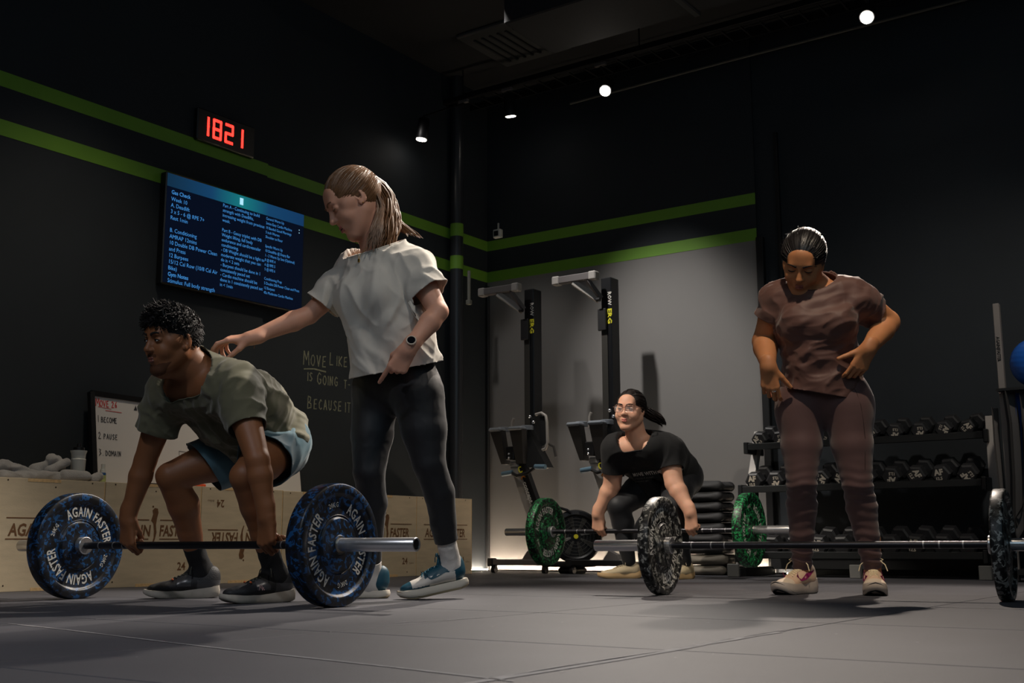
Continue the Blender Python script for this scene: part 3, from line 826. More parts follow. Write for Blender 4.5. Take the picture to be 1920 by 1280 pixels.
for s, y, z, h, dz in (('MOVE', -2.222, 1.487, .078, .02), ('LIKE', -1.955, 1.517, .072, .015), ('IS', -2.18, 1.375, .06, 0), ('GOING', -2.08, 1.362, .066, -.01), ('T-', -1.80, 1.36, .06, 0), ('BECAUSE', -2.17, 1.178, .07, .0), ('IT', -1.785, 1.185, .07, .0)):
    hand_text('word', s, (.0005, y, z), (0, 1, .03), (0, 0, 1), h, .0048, M_chalk, cw, adv=.72 if len(s) > 4 else .76)
mb = MB(); stroke_text(mb, [[(0, 0), (.1, .012), (.22, .004)]], (.0005, -2.215, 1.455), (0, 1, 0), (0, 0, 1), .006); mb.build('underline', M_chalk, cw)
tag(MB().box((.002, -3.07, 1.28), (.006, -2.80, 1.458)).build('wall_notice', mat('grey_paper', (150, 146, 142), .8)), 'plain grey sheet fixed to the wall behind the lifter in the olive shirt', 'poster')

# ================================================================== plywood jump boxes along the left wall
M_ply = mat('plywood', (206, 188, 158), .62, noise=.10, nscale=6, bump=.12, bscale=70, stretch=(1, 1, 5))
M_plye = mat('plywood_edge', (222, 186, 134), .65, noise=.2, nscale=60)
M_brand = mat('laser_brown', (112, 76, 46), .8, noise=.25, nscale=50)
M_hole = mat('screw_dark', (58, 42, 30), .8)
BX = .5; BH = .562
edges = [-5.40, -4.838+.03, -4.165, -3.51, -2.87, -2.205, -1.545, -.88]
edges = [-5.47, -4.81, -4.175, -3.515, -2.865, -2.20, -1.545, -.885]
ords = ['leftmost', 'second from the left', 'third from the left', 'fourth from the left', 'fifth from the left', 'sixth from the left', 'rightmost']
for i in range(7):
    a, b = edges[i]+.003, edges[i+1]-.003; hh = BH-(.0 if i != 4 else .004)
    t = thing('plyo_box', 'plywood jump box, %s in the row against the left wall' % ords[i] if i < 6 else 'plywood jump box at the right end of the row, next to the corner', 'box', (.27, (a+b)/2, 0), 'plywood jump boxes')
    MB().box((BX-.018, a, 0), (BX, b, hh), .0015).build('front_panel', M_ply, t)
    MB().box((.04, a+.001, hh-.018), (BX-.0185, b-.001, hh-.0005), .001).build('top_panel', M_ply, t)
    for s_ in (a, b-.018): MB().box((.04, s_, .001), (BX-.0185, s_+.018, hh-.0185), .001).build('side_panel', M_ply, t)
    for y0, y1, z0, z1 in ((a+.17, b-.27, hh-.016, hh), (a+.22, b-.2, 0, .016)):
        MB().box((BX-.0005, y0, z0), (BX+.0012, y1, z1)).build('finger_joint', M_plye, t)
    MB().box((BX-.0005, b-.004, 0), (BX+.0008, b, hh)).build('edge_band', M_plye, t)
    sm = MB()
    for yy, zz in ((a+.06, hh-.012), (a+.33, hh-.04), (b-.08, hh-.012), (a+.07, .03), (b-.1, .03)):
        sm.cyl((BX-.001, yy, zz), (BX+.0008, yy, zz), .0045, n=8)
    sm.build('screw', M_hole, t)
    flip = i == 3
    u, v = ((0, 1, 0), (0, 0, 1)) if not flip else ((0, -1, 0), (0, 0, -1))
    cy, cz = (a+b)/2, .305 if not flip else .265
    br = MB()
    text_on(br, 'AGAIN', (BX, cy-.235*(1 if not flip else -1), cz-.03*(1 if not flip else -1)), u, v, .085, sx=.80, bold=.03, shear=.12, res=2)
    text_on(br, 'FASTER', (BX, cy+.035*(1 if not flip else -1), cz-.03*(1 if not flip else -1)), u, v, .085, sx=.72, bold=.03, shear=.12, res=2)
    uu, vv = np.array(u, float), np.array(v, float); c0 = np.array([BX+.0006, cy, cz])
    for dv in (.055, -.05):
        for w0, w1 in ((-.25, -.035), (.04, .27)):
            br.prism([(w0, dv), (w1, dv), (w1, dv+.006), (w0, dv+.006)], c0, uu, vv, (.0005, 0, 0))
    # runner emblem between the words
    br.prism([(-.022, .055), (-.01, .09), (-.016, .11), (.0, .125), (.02, .122), (.026, .10), (.018, .07), (.012, .03), (.018, -.01), (.008, -.05), (-.004, -.075), (-.01, -.072), (0, -.04), (.0, .0), (-.006, .04)], c0, uu, vv, (.0006, 0, 0))
    br.cyl(c0+uu*-.012+vv*.132, c0+uu*-.012+vv*.132+np.array([.0006, 0, 0]), .006, n=10)
    br.build('logo', M_brand, t)
    nb = MB(); n0 = np.array([BX, (b-.155) if not flip else (a+.17), .085 if not flip else hh-.075])
    text_on(nb, '24', n0, u, v, .062, sx=.95, bold=.02, res=2); text_on(nb, 'inches', n0+uu*.078, u, v, .022, sx=.9, res=1)
    nb.build('size_mark', M_brand, t)

# grey sweatshirt heap, bottles and bits on the boxes
def cloth_heap(name, label, pts, m):
    f = Field()
    for (a, b, r) in pts: f.rc(a, b, r, r*.85, .012)
    V, F = f.mesh(.006); V = folds(V, F, (0.3, 1, .2), .011, 30, 3, across=5)
    V[:, 2] = np.maximum(V[:, 2], BH+.0005)
    o = mesh_obj(name, V, F, m, None, True); tag(o, label, 'clothing'); return setorigin(o)
M_towel = mat('grey_fleece', (168, 164, 160), .95, noise=.1, nscale=30, bump=.6, bscale=220, sheen=.3)
z = BH
cloth_heap('folded_sweatshirt', 'rumpled pale grey sweatshirt heaped on the leftmost jump boxes',
    [((.34, -4.90, z+.03), (.36, -4.70, z+.06), .035), ((.36, -4.70, z+.075), (.38, -4.53, z+.02), .024), ((.30, -4.80, z+.02), (.30, -4.40, z+.02), .045), ((.40, -4.72, z+.01), (.40, -4.3, z+.012), .03),
     ((.34, -4.50, z+.055), (.36, -4.38, z+.11), .028), ((.36, -4.42, z+.11), (.33, -4.35, z+.085), .030), ((.38, -4.44, z+.05), (.39, -4.35, z+.10), .022), 
     ((.43, -4.38, z+.025), (.45, -4.27, z+.03), .022), ((.45, -4.22, z+.012), (.43, -4.17, z+.03), .018)], M_towel)
bt = thing('shaker_bottle', 'white bottle with a black lid standing behind the grey sweatshirt', 'bottle', (.29, -4.27, z))
MB().lathe([(0, 0), (0, .034), (.01, .036), (.115, .039), (.12, .040), (.125, .036), (.15, .038), (.165, .044), (.168, .044), (.168, 0)], (.38, -4.27, z), (0, 0, 1), 28).build('bottle_body', mat('white_bottle', (205, 204, 196), .35), bt, True)
MB().lathe([(.168, 0), (.168, .030), (.185, .029), (.19, .012), (.205, .010), (.212, 0)], (.38, -4.27, z), (0, 0, 1), 20).build('lid', M_dark, bt, True)
sb = thing('spray_bottle', 'small spray bottle with blue and yellow label beside the whiteboard', 'bottle', (.36, -4.03, z))
c = (.33, -4.075, z)
MB().lathe([(0, 0), (0, .016), (.004, .018), (.055, .018), (.06, .017), (.062, 0)], c, (0, 0, 1), 20).build('bottle_body', mat('spray_blue', (40, 84, 140), .3), sb, True)
MB().lathe([(.010, .0184), (.046, .0184)], c, (0, 0, 1), 20).build('bottle_label', mat('label_yellow', (176, 186, 120), .6, noise=.3, nscale=60), sb, True)
MB().lathe([(.06, 0), (.06, .0165), (.078, .015), (.079, .011), (.108, .011), (.110, 0)], c, (0, 0, 1), 20).build('cap', mat('white_plastic'), sb, True)
er = thing('board_eraser', 'black eraser and marker tray at the foot of the whiteboard', 'eraser', (.38, -3.8, z))
MB().box((.37, -3.92, z+.001), (.42, -3.82, z+.026), .008).build('eraser_block', M_dark, er)
MB().box((.36, -3.815, z+.001), (.40, -3.63, z+.012), .004).build('tray', M_dark, er)
tag(MB().box((.30, -3.62, z+.001), (.45, -3.44, z+.018), .005).build('orange_clip', mat('orange_plastic', (235, 92, 50), .5)), 'orange strip lying on the boxes behind the lifter\'s thigh', 'clip')
dz = thing('collar_clip', 'small dark barbell collar lying on the jump box near the pipe', 'collar', (.33, -.98, z))
MB().cyl((.30, -1.03, z+.026), (.30, -.91, z+.026), .025, n=20).cyl((.30, -.985, z+.026), (.30, -.955, z+.026), .032, n=20).build('collar_body', mat('dark_collar', (70, 68, 66), .5), dz, True)

# whiteboard leaning on the wall behind the boxes
wbd = thing('whiteboard', 'white board with handwritten list leaning behind the crouching lifter', 'whiteboard', (.13, -3.15, z))
def wbp(y, zz, off=0.): return np.array([.16-.09*(zz-.56)/.6+off, y, zz])
a_, b_ = -3.985, -2.365
MB().add([wbp(a_, .57), wbp(b_, .565), wbp(b_, 1.045), wbp(a_, 1.085), wbp(a_, .57, -.02), wbp(b_, .565, -.02), wbp(b_, 1.045, -.02), wbp(a_, 1.085, -.02)],
    [(0, 1, 2, 3), (7, 6, 5, 4), (0, 4, 5, 1), (1, 5, 6, 2), (2, 6, 7, 3), (3, 7, 4, 0)]).build('board_panel', mat('board_white', (206, 202, 198), .35), wbd)
fr = MB(); fr.bar(wbp(a_-.02, .563, .002), wbp(a_-.02, 1.1, .002), .03, .03); fr.bar(wbp(a_-.02, 1.095, .002), wbp(b_, 1.055, .002), .022, .03)
fr.build('frame', M_dark, wbd)
Mk = mat('marker_black', (40, 40, 46), .7); Mr = mat('marker_red', (190, 50, 50), .7)
uw, vw = (0, 1, 0), nrm(wbp(0, 1)-wbp(0, .6))
hand_text('word', 'MOVE 26', wbp(-3.975, 1.022, .001), uw, vw, .036, .0026, Mr, wbd, adv=.62)
m_ = MB(); stroke_text(m_, [[(0, .006), (.09, 0)], [(.05, -.012), (.16, -.016)]], wbp(-3.96, 1.012, .001), uw, vw, .002); m_.build('underline', Mr, wbd)
for s, zz in (('1 BECOME', .93), ('2 PAUSE', .832), ('3.DOMAIN', .735)):
    hand_text('word', s, wbp(-3.965, zz, .001), uw, vw, .030, .0022, Mk, wbd, adv=.62 if zz > .9 else .66)
MB().add([wbp(-3.70, 1.02, .003)+np.array([0, x, y]) for x, y in ((-.012, 0), (.012, 0), (.0, .03))], [(0, 1, 2)]).build('magnet', Mk, wbd)
pn = MB(); stroke_text(pn, [[(0, 0), (0, .17), (.4, .15)], ], wbp(-3.39, .625, .001), uw, vw, .0016); pn.build('taped_sheet', Mk, wbd)
hand_text('word', 'POLICIES', wbp(-3.37, .76, .001), uw, vw, .014, .0012, Mk, wbd, adv=.8)
# ================================================================== barbells and bumper plates
M_chrome = mat('chrome', (222, 222, 224), .27, metal=.88)
M_shaft = mat('black_oxide', (60, 60, 64), .34, metal=.85)
M_steel = mat('steel_insert', (168, 162, 150), .3, metal=1., noise=.15, nscale=60)
M_tblue = mat('plate_print', (200, 198, 192), .6)
M_twh = mat('plate_print_white', (236, 234, 228), .6)
M_tdim = mat('plate_print_dim', (150, 148, 140), .6)
M_blue = camo('blue_camo_rubber', [(11, 14, 20), (14, 27, 46), (24, 74, 124), (12, 17, 26)], [0, .58, .74, .86], 30, .42)
M_bw = camo('grey_camo_rubber', [(15, 15, 16), (62, 62, 60), (165, 164, 158), (20, 20, 20)], [0, .58, .74, .88], 34, .4)
M_grn = camo('green_camo_rubber', [(13, 19, 17), (20, 82, 48), (44, 160, 90), (14, 22, 20)], [0, .64, .78, .92], 52, .42)
def barbell(label, c, ang, half=1.1):
    c = np.array(c, float); d = np.array([math.cos(ang), math.sin(ang), 0]); P = lambda s: c+s*d
    t = thing('barbell', label, 'barbell', tuple(c))
    MB().cyl(P(-.655), P(.655), .0152, n=24).build('shaft', M_shaft, t, True)
    kn = MB()
    for s in (-1, 1):
        for q in (.41, .47, .56): kn.cyl(P(s*q), P(s*(q+.006)), .0156, n=24)
    kn.build('knurl_mark', mat('ring_grey', (150, 150, 152), .4, metal=.7), t, True)
    for s in (-1, 1):
        MB().lathe([(s*.655, 0), (s*.655, .034), (s*.658, .037), (s*.682, .037), (s*.685, .034), (s*.685, 0)], c, d, 36).build('collar', M_chrome, t, True)
        e = half
        sl = MB().lathe([(s*.685, .025), (s*(e-.002), .025), (s*e, .0235), (s*e, .019), (s*(e-.004), .018)], c, d, 36).build('sleeve', M_chrome, t, True)
        MB().lathe([(s*(e-.004), .0185), (s*(e-.003), .012), (s*(e-.0035), 0)], c, d, 24).build('end_cap', M_dark, sl, True)
    return t, P, d
def bumper(label, c, ang, side, thick, m, kg, mp, phase, R=.225, flangefrac=.30):
    """c: centre of the bar; the plate sits against the collar on the given side"""
    d = np.array([math.cos(ang), math.sin(ang), 0]); s0 = .6855; c = np.array(c, float)+side*d*(s0+thick/2)
    t = thing('bumper_plate', label, 'weight plate', tuple(c), 'bumper plates'); h = thick/2; w = h-.006
    prof = []
    half = [(.0255, h), (.030, h), (.034, h-.001), (.036, h-.003), (.075, h-.003), (.095, h-.004), (.1, w-.006), (.104, w-.008), (.176, w-.008), (.182, w-.005), (.187, h-.002), (.19, h), (R-.006, h), (R-.0015, h-.003), (R, h-.008)]
    pr = [(x, r) for r, x in half]+[(-x, r) for r, x in half[::-1]]
    b = MB().lathe(pr, c, d, 96, closed=True).build('rubber_body', m, t, True)
    MB().lathe([(h+.0006, .0255), (h+.0006, .031), (-h-.0006, .031), (-h-.0006, .0255)], c, d, 32, closed=True).build('steel_insert', M_steel, t, True)
    for sd in (1, -1):
        n = d*sd; up = np.array([0, 0, 1.]); u = np.cross(up, n)
        cc = c+n*(w-.008)
        for ph in (phase, phase+PI):
            g = MB(); text_arc(g, 'AGAIN FASTER', cc, u, up, .125, ph, .058, sx=.60, bold=.022 if mp is M_tblue else .034, gap=1.1, res=2, lift=.0008); g.build('lettering', mp, t)
            g = MB(); text_arc(g, kg, cc, u, up, .138, ph+PI/2, .026, sx=.85, bold=.012, res=1); g.build('weight_mark', mp, t)
        rb = MB().lathe([(w-.008, .105), (w-.005, .108), (w-.008, .111)], c, n, 72).build('raised_ring', m, t, True)
    return t
BA = (2.1672, -4.9558, .225, .0563)
ba, BAP, BAD = barbell('black-shafted barbell with chrome sleeves held by the crouching man in olive', BA[:3], BA[3])
bumper('blue-black camo bumper plate at the left end of the man\'s barbell', BA[:3], BA[3], -1, .070, M_blue, '20KG', M_tblue, 1.10)
bumper('blue-black camo bumper plate at the near right end of the man\'s barbell, by the coach', BA[:3], BA[3], 1, .070, M_blue, '20KG', M_tblue, .2)
WA = (4.1522, -3.3341, .2155, .1058)
bb_, WAP, WAD = barbell('barbell resting on the floor in front of the woman in brown', WA[:3], WA[3], 1.03)
bumper('black, grey and white camo bumper plate at the left end of the floor barbell', WA[:3], WA[3], -1, .050, M_bw, '5KG', M_twh, 2.45, R=.2155)
bumper('black, grey and white camo bumper plate cut by the right edge of the view', WA[:3], WA[3], 1, .050, M_bw, '5KG', M_tdim, 1.9, R=.2155)
GA = (2.2748, -1.4303, .3021, .056)
gg_, GAP, GAD = barbell('barbell lifted off the floor by the woman in glasses', GA[:3], GA[3], 1.03)
bumper('green camo bumper plate left of the woman in glasses', GA[:3], GA[3], -1, .060, M_grn, '10KG', M_twh, 2.1)
bumper('green camo bumper plate between the woman in glasses and the dumbbell rack', GA[:3], GA[3], 1, .060, M_grn, '10KG', M_tblue, .3)

# ================================================================== rowing machines stored upright
M_rail = mat('rail_black', (22, 23, 26), .4, metal=.2)
M_alu = mat('rail_grey', (158, 152, 146), .5, metal=.15)
M_cap = mat('cap_grey', (140, 136, 132), .6)
M_foot = mat('foot_bar', (88, 84, 84), .5)
M_grip = mat('grip_blue_grey', (96, 124, 142), .5)
M_yel = mat('print_yellow', (214, 206, 40), .6)
M_org = mat('print_orange', (230, 140, 40), .6)
M_wht = mat('print_white', (200, 196, 188), .7)
M_flap = mat('flap_black', (16, 16, 18), .6)
def rower(dx, dy, label, bright):
    o = np.array([dx, dy, 0.]); p = lambda x, y, z: np.array([x, y, z])+o
    t = thing('rowing_machine', label, 'rowing machine', tuple(p(.85, -.5, 0)), 'rowing machines stored upright')
    MB().box(p(.40, -.66, 2.205), p(.76, -.60, 2.262), .006).build('foot_bar', M_foot, t)
    for a in (.385, .715): MB().box(p(a, -.665, 2.20), p(a+.065, -.595, 2.267), .008).build('end_cap', M_cap, t)
    MB().bar(p(.565, -.63, 2.205), p(.735, -.53, 2.06), .05, .045).build('brace', M_alu, t)
    MB().bar(p(.70, -.64, 2.205), p(.765, -.55, 2.07), .03, .03).build('brace', M_foot, t)
    MB().cyl(p(.742, -.58, 2.055), p(.772, -.58, 2.055), .016, n=12).build('pivot_pin', M_dark, t)
    MB().box(p(.745, -.52, .93), p(.835, -.40, 2.235), .006).build('rail', M_rail, t)
    MB().box(p(.748, -.527, 1.0), p(.800, -.521, 1.98), .001).build('rail_track', mat('rail_track_grey', (52, 50, 46), .5), t)
    MB().box(p(.728, -.55, 1.82), p(.80, -.528, 1.99), .005).build('rail_stop', M_flap, t)
    g = MB()
    # lettering down the side of the rail
    text_on(g, 'ROW', p(.806, -.5215, 2.12), (0, 0, -1), (1, 0, 0), .045, sx=.95, bold=.02, res=1); g.build('lettering', M_wht, t)
    g = MB(); text_on(g, 'ERG', p(.803, -.5215, 1.99), (0, 0, -1), (1, 0, 0), .052, sx=1.25, bold=.03, res=1); g.build('lettering', M_yel, t)
    # foot stretchers
    for a, w in ((.580, .105), (.765, .115)):
        MB().add([p(a, -.76, 1.085), p(a+w, -.76, 1.085), p(a+w, -.70, 1.10), p(a, -.70, 1.10), p(a+w*.62, -.70, .83), p(a+w*.95, -.70, .83), p(a+w*.95, -.62, .83), p(a+w*.62, -.62, .83)] if a < .7 else
                 [p(a, -.76, 1.085), p(a+w, -.76, 1.085), p(a+w, -.70, 1.10), p(a, -.70, 1.10), p(a+.02, -.70, .83), p(a+w*.75, -.70, .83), p(a+w*.75, -.62, .83), p(a+.02, -.62, .83)],
                 [(0, 3, 2, 1), (4, 5, 6, 7), (0, 1, 5, 4), (1, 2, 6, 5), (2, 3, 7, 6), (3, 0, 4, 7)]).build('footrest', mat('footrest_black', (46, 44, 44), .5), t)
        MB().box(p(a-.012, -.775, 1.082), p(a+w+.004, -.69, 1.112), .012).build('heel_cup', mat('heel_cup_grey', (120, 126, 134), .45), t, True)
    for a in (.64, .86): MB().lathe([(0, .05), (.03, .052), (.034, .044), (.034, 0)], p(a, -.66, 1.088), (0, 0, 1), 24).build('heel_rest', mat('heel_cup_grey'), t, True)
    MB().box(p(.70, -.72, .86), p(.775, -.66, .965), .006).build('chain_guide', M_dark, t)
    for z in (.875, .905): MB().sphere(p(.735, -.725, z), .010).build('roller', M_chrome, t)
    # monitor arm, big flap, strap
    MB().tube([p(.875, -.56, 1.215), p(.93, -.56, 1.225), p(.97, -.56, 1.20), p(.98, -.56, 1.15), p(.985, -.56, .99), p(.965, -.56, .945), p(.93, -.56, .935)], .012, 10).build('handle_loop', M_alu, t, True)
    MB().tube([p(.66, -.55, 1.20), p(.645, -.55, 1.17), p(.645, -.55, 1.09)], .011, 8).build('handle_loop', M_alu, t, True)
    MB().box(p(.905, -.55, .97), p(.965, -.545, 1.2), .004).build('monitor_back', M_flap, t)
    MB().tube([p(.865, -.60, 1.19), p(.875, -.60, 1.14), p(.85, -.60, 1.10)], .016, 8).build('monitor_arm', M_flap, t, True)
    for q in ((.862, 1.195), (.845, 1.115), (.895, 1.15)): MB().sphere(p(q[0], -.62, q[1]), .013).build('bolt', M_chrome, t)
    MB().add([p(.865, -.66, 1.09), p(1.0, -.60, .80), p(.83, -.66, .80), p(.865, -.56, 1.09), p(1.0, -.5, .80), p(.83, -.56, .80)], [(0, 2, 1), (3, 4, 5), (0, 1, 4, 3), (1, 2, 5, 4), (2, 0, 3, 5)]).build('seat_shroud', M_flap, t)
    MB().box(p(.94, -.62, .79), p(.995, -.56, .805), .004).build('shroud_foot', M_cap, t)
    mb = MB(); mb.tube([p(.94, -.56, .95), p(.99, -.56, .985), p(1.04, -.56, .96), p(1.06, -.56, .88)], .012, 6, flat=.25, up=(0, 1, 0)); mb.build('foot_strap', mat('strap_dark', (58, 54, 50), .8), t)
    # frame arm down to the flywheel
    xa, za, xb, zb = .775, .845, .955, .40
    MB().bar(p(xa-.025, -.66, za-.01), p(xb-.045, -.64, zb), .07, .055, up=(0, 1, 0)).build('frame_arm', M_alu, t)
    MB().bar(p(xa+.035, -.655, za-.02), p(xb+.02, -.635, zb), .066, .055, up=(0, 1, 0)).build('frame_arm', M_rail, t)
    MB().box(p(.715, -.695, .80), p(.80, -.63, .85), .01).build('bracket', M_cap, t)
    dn = nrm(p(xb, 0, zb)-p(xa, 0, za)); dn[1] = 0; rt = np.array([-dn[2], 0, dn[0]])
    st = p(xa+.018, -.690, za-.05)
    g = MB(); g.tube([st+dn*.02+rt*(.02+.018*math.cos(a))+dn*.022*math.sin(a) for a in np.linspace(.9, 5.4, 9)], .005, 5, flat=.3, up=(0, 1, 0)); g.build('lettering', M_yel, t)
    g = MB(); text_on(g, 'X', st+dn*.055, dn, rt, .055, bold=.05, res=1); g.build('lettering', M_org, t)
    g = MB(); text_on(g, 'concept 2', st+dn*.12, dn, rt, .056, sx=.95, bold=.02, res=2); g.build('lettering', M_wht, t)
    # handle bar
    MB().tube([p(.745, -.70, .76), p(.80, -.71, .735), p(.90, -.71, .755), p(.97, -.70, .80)], .014, 8).build('handle_bar', M_flap, t, True)
    MB().tube([p(.655, -.70, .755), p(.75, -.70, .765)], .019, 12).build('grip', M_grip, t, True)
    MB().tube([p(.96, -.70, .80), p(1.055, -.70, .795)], .019, 12).build('grip', M_grip, t, True)
    # flywheel cage
    c = p(1.19, -.50, .275); n = nrm((.60, -.80, .0))
    MB().lathe([(-.07, 0), (-.07, .16), (-.055, .185), (.03, .20), (.045, .19), (.05, .165), (.035, .15), (.03, 0)], c, n, 48).build('flywheel_cage', M_rail, t, True)
    cg = MB(); ff = frame(n)
    for k in range(8):
        a = k*PI/4+.3
        for q in range(5):
            b = a+(q-2)*.06; e1 = math.cos(b)*ff[1]+math.sin(b)*ff[2]; cg.tube([c+n*.036+e1*.04, c+n*.040+e1*.148], .0022, 4)
    for r in (.06, .085, .11, .135): cg.tube([c+n*.041+r*(math.cos(a)*ff[1]+math.sin(a)*ff[2]) for a in np.linspace(0, 2*PI, 37)], .0016, 4, cap=False)
    cg.build('grille', mat('grille_grey', (92, 92, 90), .45, metal=.5), t)
    MB().cyl(c+n*.035, c+n*.05, .017, n=16).build('hub_badge', M_yel, t)
    MB().tube([p(1.02, -.56, .47), p(1.10, -.58, .49), p(1.17, -.58, .47), p(1.19, -.56, .45)], .011, 8).build('top_handle', M_rail, t, True)
    # base with castors
    MB().box(p(.50, -.66, .060), p(1.05 if dx == 0 else .99, -.61, .105), .006).build('base_bar', M_foot if bright else M_rail, t)
    MB().box(p(.48, -.668, .052), p(.535, -.602, .113), .008).build('end_cap', M_rail, t)
    MB().box(p(.98, -.64, .05), p(1.32, -.40, .09), .01).build('base_plate', M_rail, t)
    MB().box(p(1.08, -.60, .0), p(1.25, -.42, .05), .02).build('flywheel_foot', M_flap, t)
    MB().add([p(.78, -.62, .105), p(.92, -.62, .105), p(.90, -.62, .14), p(.83, -.62, .17), p(.78, -.56, .105), p(.92, -.56, .105), p(.90, -.56, .14), p(.83, -.56, .17)], [(0, 1, 2, 3), (7, 6, 5, 4), (0, 4, 5, 1), (1, 5, 6, 2), (2, 6, 7, 3), (3, 7, 4, 0)]).build('bracket', M_foot, t)
    for x in (.53, 1.0):
        MB().cyl(p(x-.016, -.635, .027), p(x+.016, -.635, .027), .026, n=18).build('castor_wheel', M_dark, t, True)
        MB().box(p(x-.02, -.65, .03), p(x+.02, -.62, .062), .003).build('castor_fork', M_dark, t)
    return t
rower(0, 0, 'upright rowing machine nearer the corner, left of its twin', True)
rower(.715, .0, 'upright rowing machine directly behind the woman in glasses', False)

# ================================================================== stacked ab mats
M_mat = mat('mat_black', (26, 26, 28), .75, bump=.2, bscale=200)
M_matg = mat('mat_canvas', (104, 98, 88), .9, bump=.3, bscale=200)
zz = 0.
for k in range(9):
    nm = ['bottom', 'second', 'third', 'fourth', 'fifth', 'sixth', 'seventh', 'eighth', 'top'][k]
    t = thing('exercise_pad', '%s %s pad in the stack behind the green plate, %s' % (('grey canvas' if k < 2 else 'black'), 'rounded', ('counted from the floor' if 0 < k < 8 else ('lying on the floor' if k == 0 else 'highest of all'))) if 0 < k < 8 and False else
              '%s rounded %s pad of the stack beside the grey wall' % (nm, 'grey canvas' if k < 2 else 'black foam'), 'exercise pad', (2.24, -.36, zz), 'stacked exercise pads')
    w = .16+.004*math.sin(k*2.1); hgt = .074; f = Field(); ox = .008*math.sin(k*1.7)
    f.rc((2.24+ox-w+.045, -.46, zz+.034), (2.24+ox+w-.045, -.46, zz+.034), .036, .036, .02); f.rc((2.24+ox-w+.045, -.27, zz+.034), (2.24+ox+w-.045, -.27, zz+.034), .036, .036, .02)
    f.el((2.24+ox, -.36, zz+.030), (w+.01, .16, .043), .02)
    V, F = f.mesh(.009); V[:, 2] = np.clip(V[:, 2], zz, None); V[:, 2] = np.minimum(V[:, 2], zz+(.073 if k < 8 else .08))
    mesh_obj('pad_body', V, F, M_matg if k < 2 else M_mat, t, True)
    if k > 2:
        MB().box((2.24+ox-w-.012, -.50, zz+.03), (2.24+ox-w+.03, -.46, zz+.055), .004).build('white_tag', mat('tag_white', (150, 146, 142), .6), t)
    zz += .0735

# ================================================================== dumbbell rack
M_rack = mat('rack_black', (30, 32, 33), .42, metal=.3)
M_rackg = mat('rack_grey', (172, 166, 160), .5)
rk = thing('dumbbell_rack', 'three-tier black dumbbell rack with light grey end posts behind the woman in brown', 'rack', (3.4, -.4, 0))
XL, XR = 2.60, 4.17
TI = [(.905, -.34), (.605, -.46), (.165, -.55)]
for z, y in TI:
    s_ = MB(); s_.box((XL, y-.14, z-.045), (XR, y-.12, z), .003); s_.box((XL, y+.12, z+.005), (XR, y+.14, z+.075), .003)
    s_.bar((XL, y, z-.005), (XR, y, z-.005), .26, .008, up=(0, -.26, 1)); s_.build('shelf', M_rack, rk)
    for x in (XL-.03, XR): MB().box((x, y-.145, z-.07), (x+.03, y+.145, z+.012), .004).build('shelf_bracket', M_rack, rk)
for x in (XL-.03, XR+.015):
    MB().bar((x+.015, -.24, 1.0), (x+.015, -.64, .06), .05, .045, up=(0, 1, 0)).build('end_post', M_rackg, rk) if x < 3 else MB().bar((x+.03, -.42, 1.0), (x+.03, -.46, .06), .065, .05, up=(0, 1, 0)).build('end_post', M_rackg, rk)
    MB().box((x-.01, -.72, 0), (x+.05, -.12, .06), .004).build('base_foot', M_rack, rk)
    MB().box((x-.035, -.745, 0), (x+.045, -.72, .085), .004).build('foot_cap', mat('foot_cap_grey', (96, 96, 94), .6), rk)
MB().box((3.37, -.745, 0), (3.44, -.70, .085), .004).build('foot_cap', mat('foot_cap_grey'), rk)
MB().box((XL, -.16, .04), (XR, -.13, .3), .004).build('back_panel', mat('panel_black', (20, 22, 24), .5), rk)
# one dumbbell, then copies
M_db = mat('dumbbell_rubber', (34, 34, 36), .5, bump=.15, bscale=260, rand=.15)
M_dbp = mat('dumbbell_print', (196, 186, 170), .7)
def hexhead(y0, y1, r):
    mb = MB(); ch = .012
    pts = [(math.cos(a), math.sin(a)) for a in np.arange(6)*PI/3]
    rings = [(y0, r-ch), (y0+ch*.8, r), (y1-ch*.8, r), (y1, r-ch)]
    V = [(q*px_, yy, q*pz) for yy, q in rings for px_, pz in pts]; F = [(j*6+i, j*6+(i+1) % 6, (j+1)*6+(i+1) % 6, (j+1)*6+i) for j in range(3) for i in range(6)]
    F += [tuple(range(6))[::-1], tuple(range(18, 24))]
    return mb.add(V, F)
proto = thing('hex_dumbbell', 'x', 'dumbbell')
h1 = hexhead(-.145, -.06, .064).build('head', M_db, proto); h2 = hexhead(.06, .145, .064).build('head', M_db, proto)
MB().lathe([(-.06, .013), (-.035, .016), (0, .0175), (.035, .016), (.06, .013)], (0, 0, 0), (0, 1, 0), 14).build('handle', mat('handle_chrome', (150, 150, 150), .3, metal=1.), proto, True)
g = MB(); text_on(g, 'AF', (-.034, -.145, .002), (1, 0, 0), (0, 0, 1), .052, sx=.9, bold=.05, res=1); text_on(g, '12.5', (-.034, -.145, -.030), (1, 0, 0), (0, 0, 1), .027, sx=.95, bold=.04, res=1)
g.build('lettering', M_dbp, h1)
first = True
ordn = ['first', 'second', 'third', 'fourth', 'fifth', 'sixth', 'seventh', 'eighth', 'ninth', 'tenth']
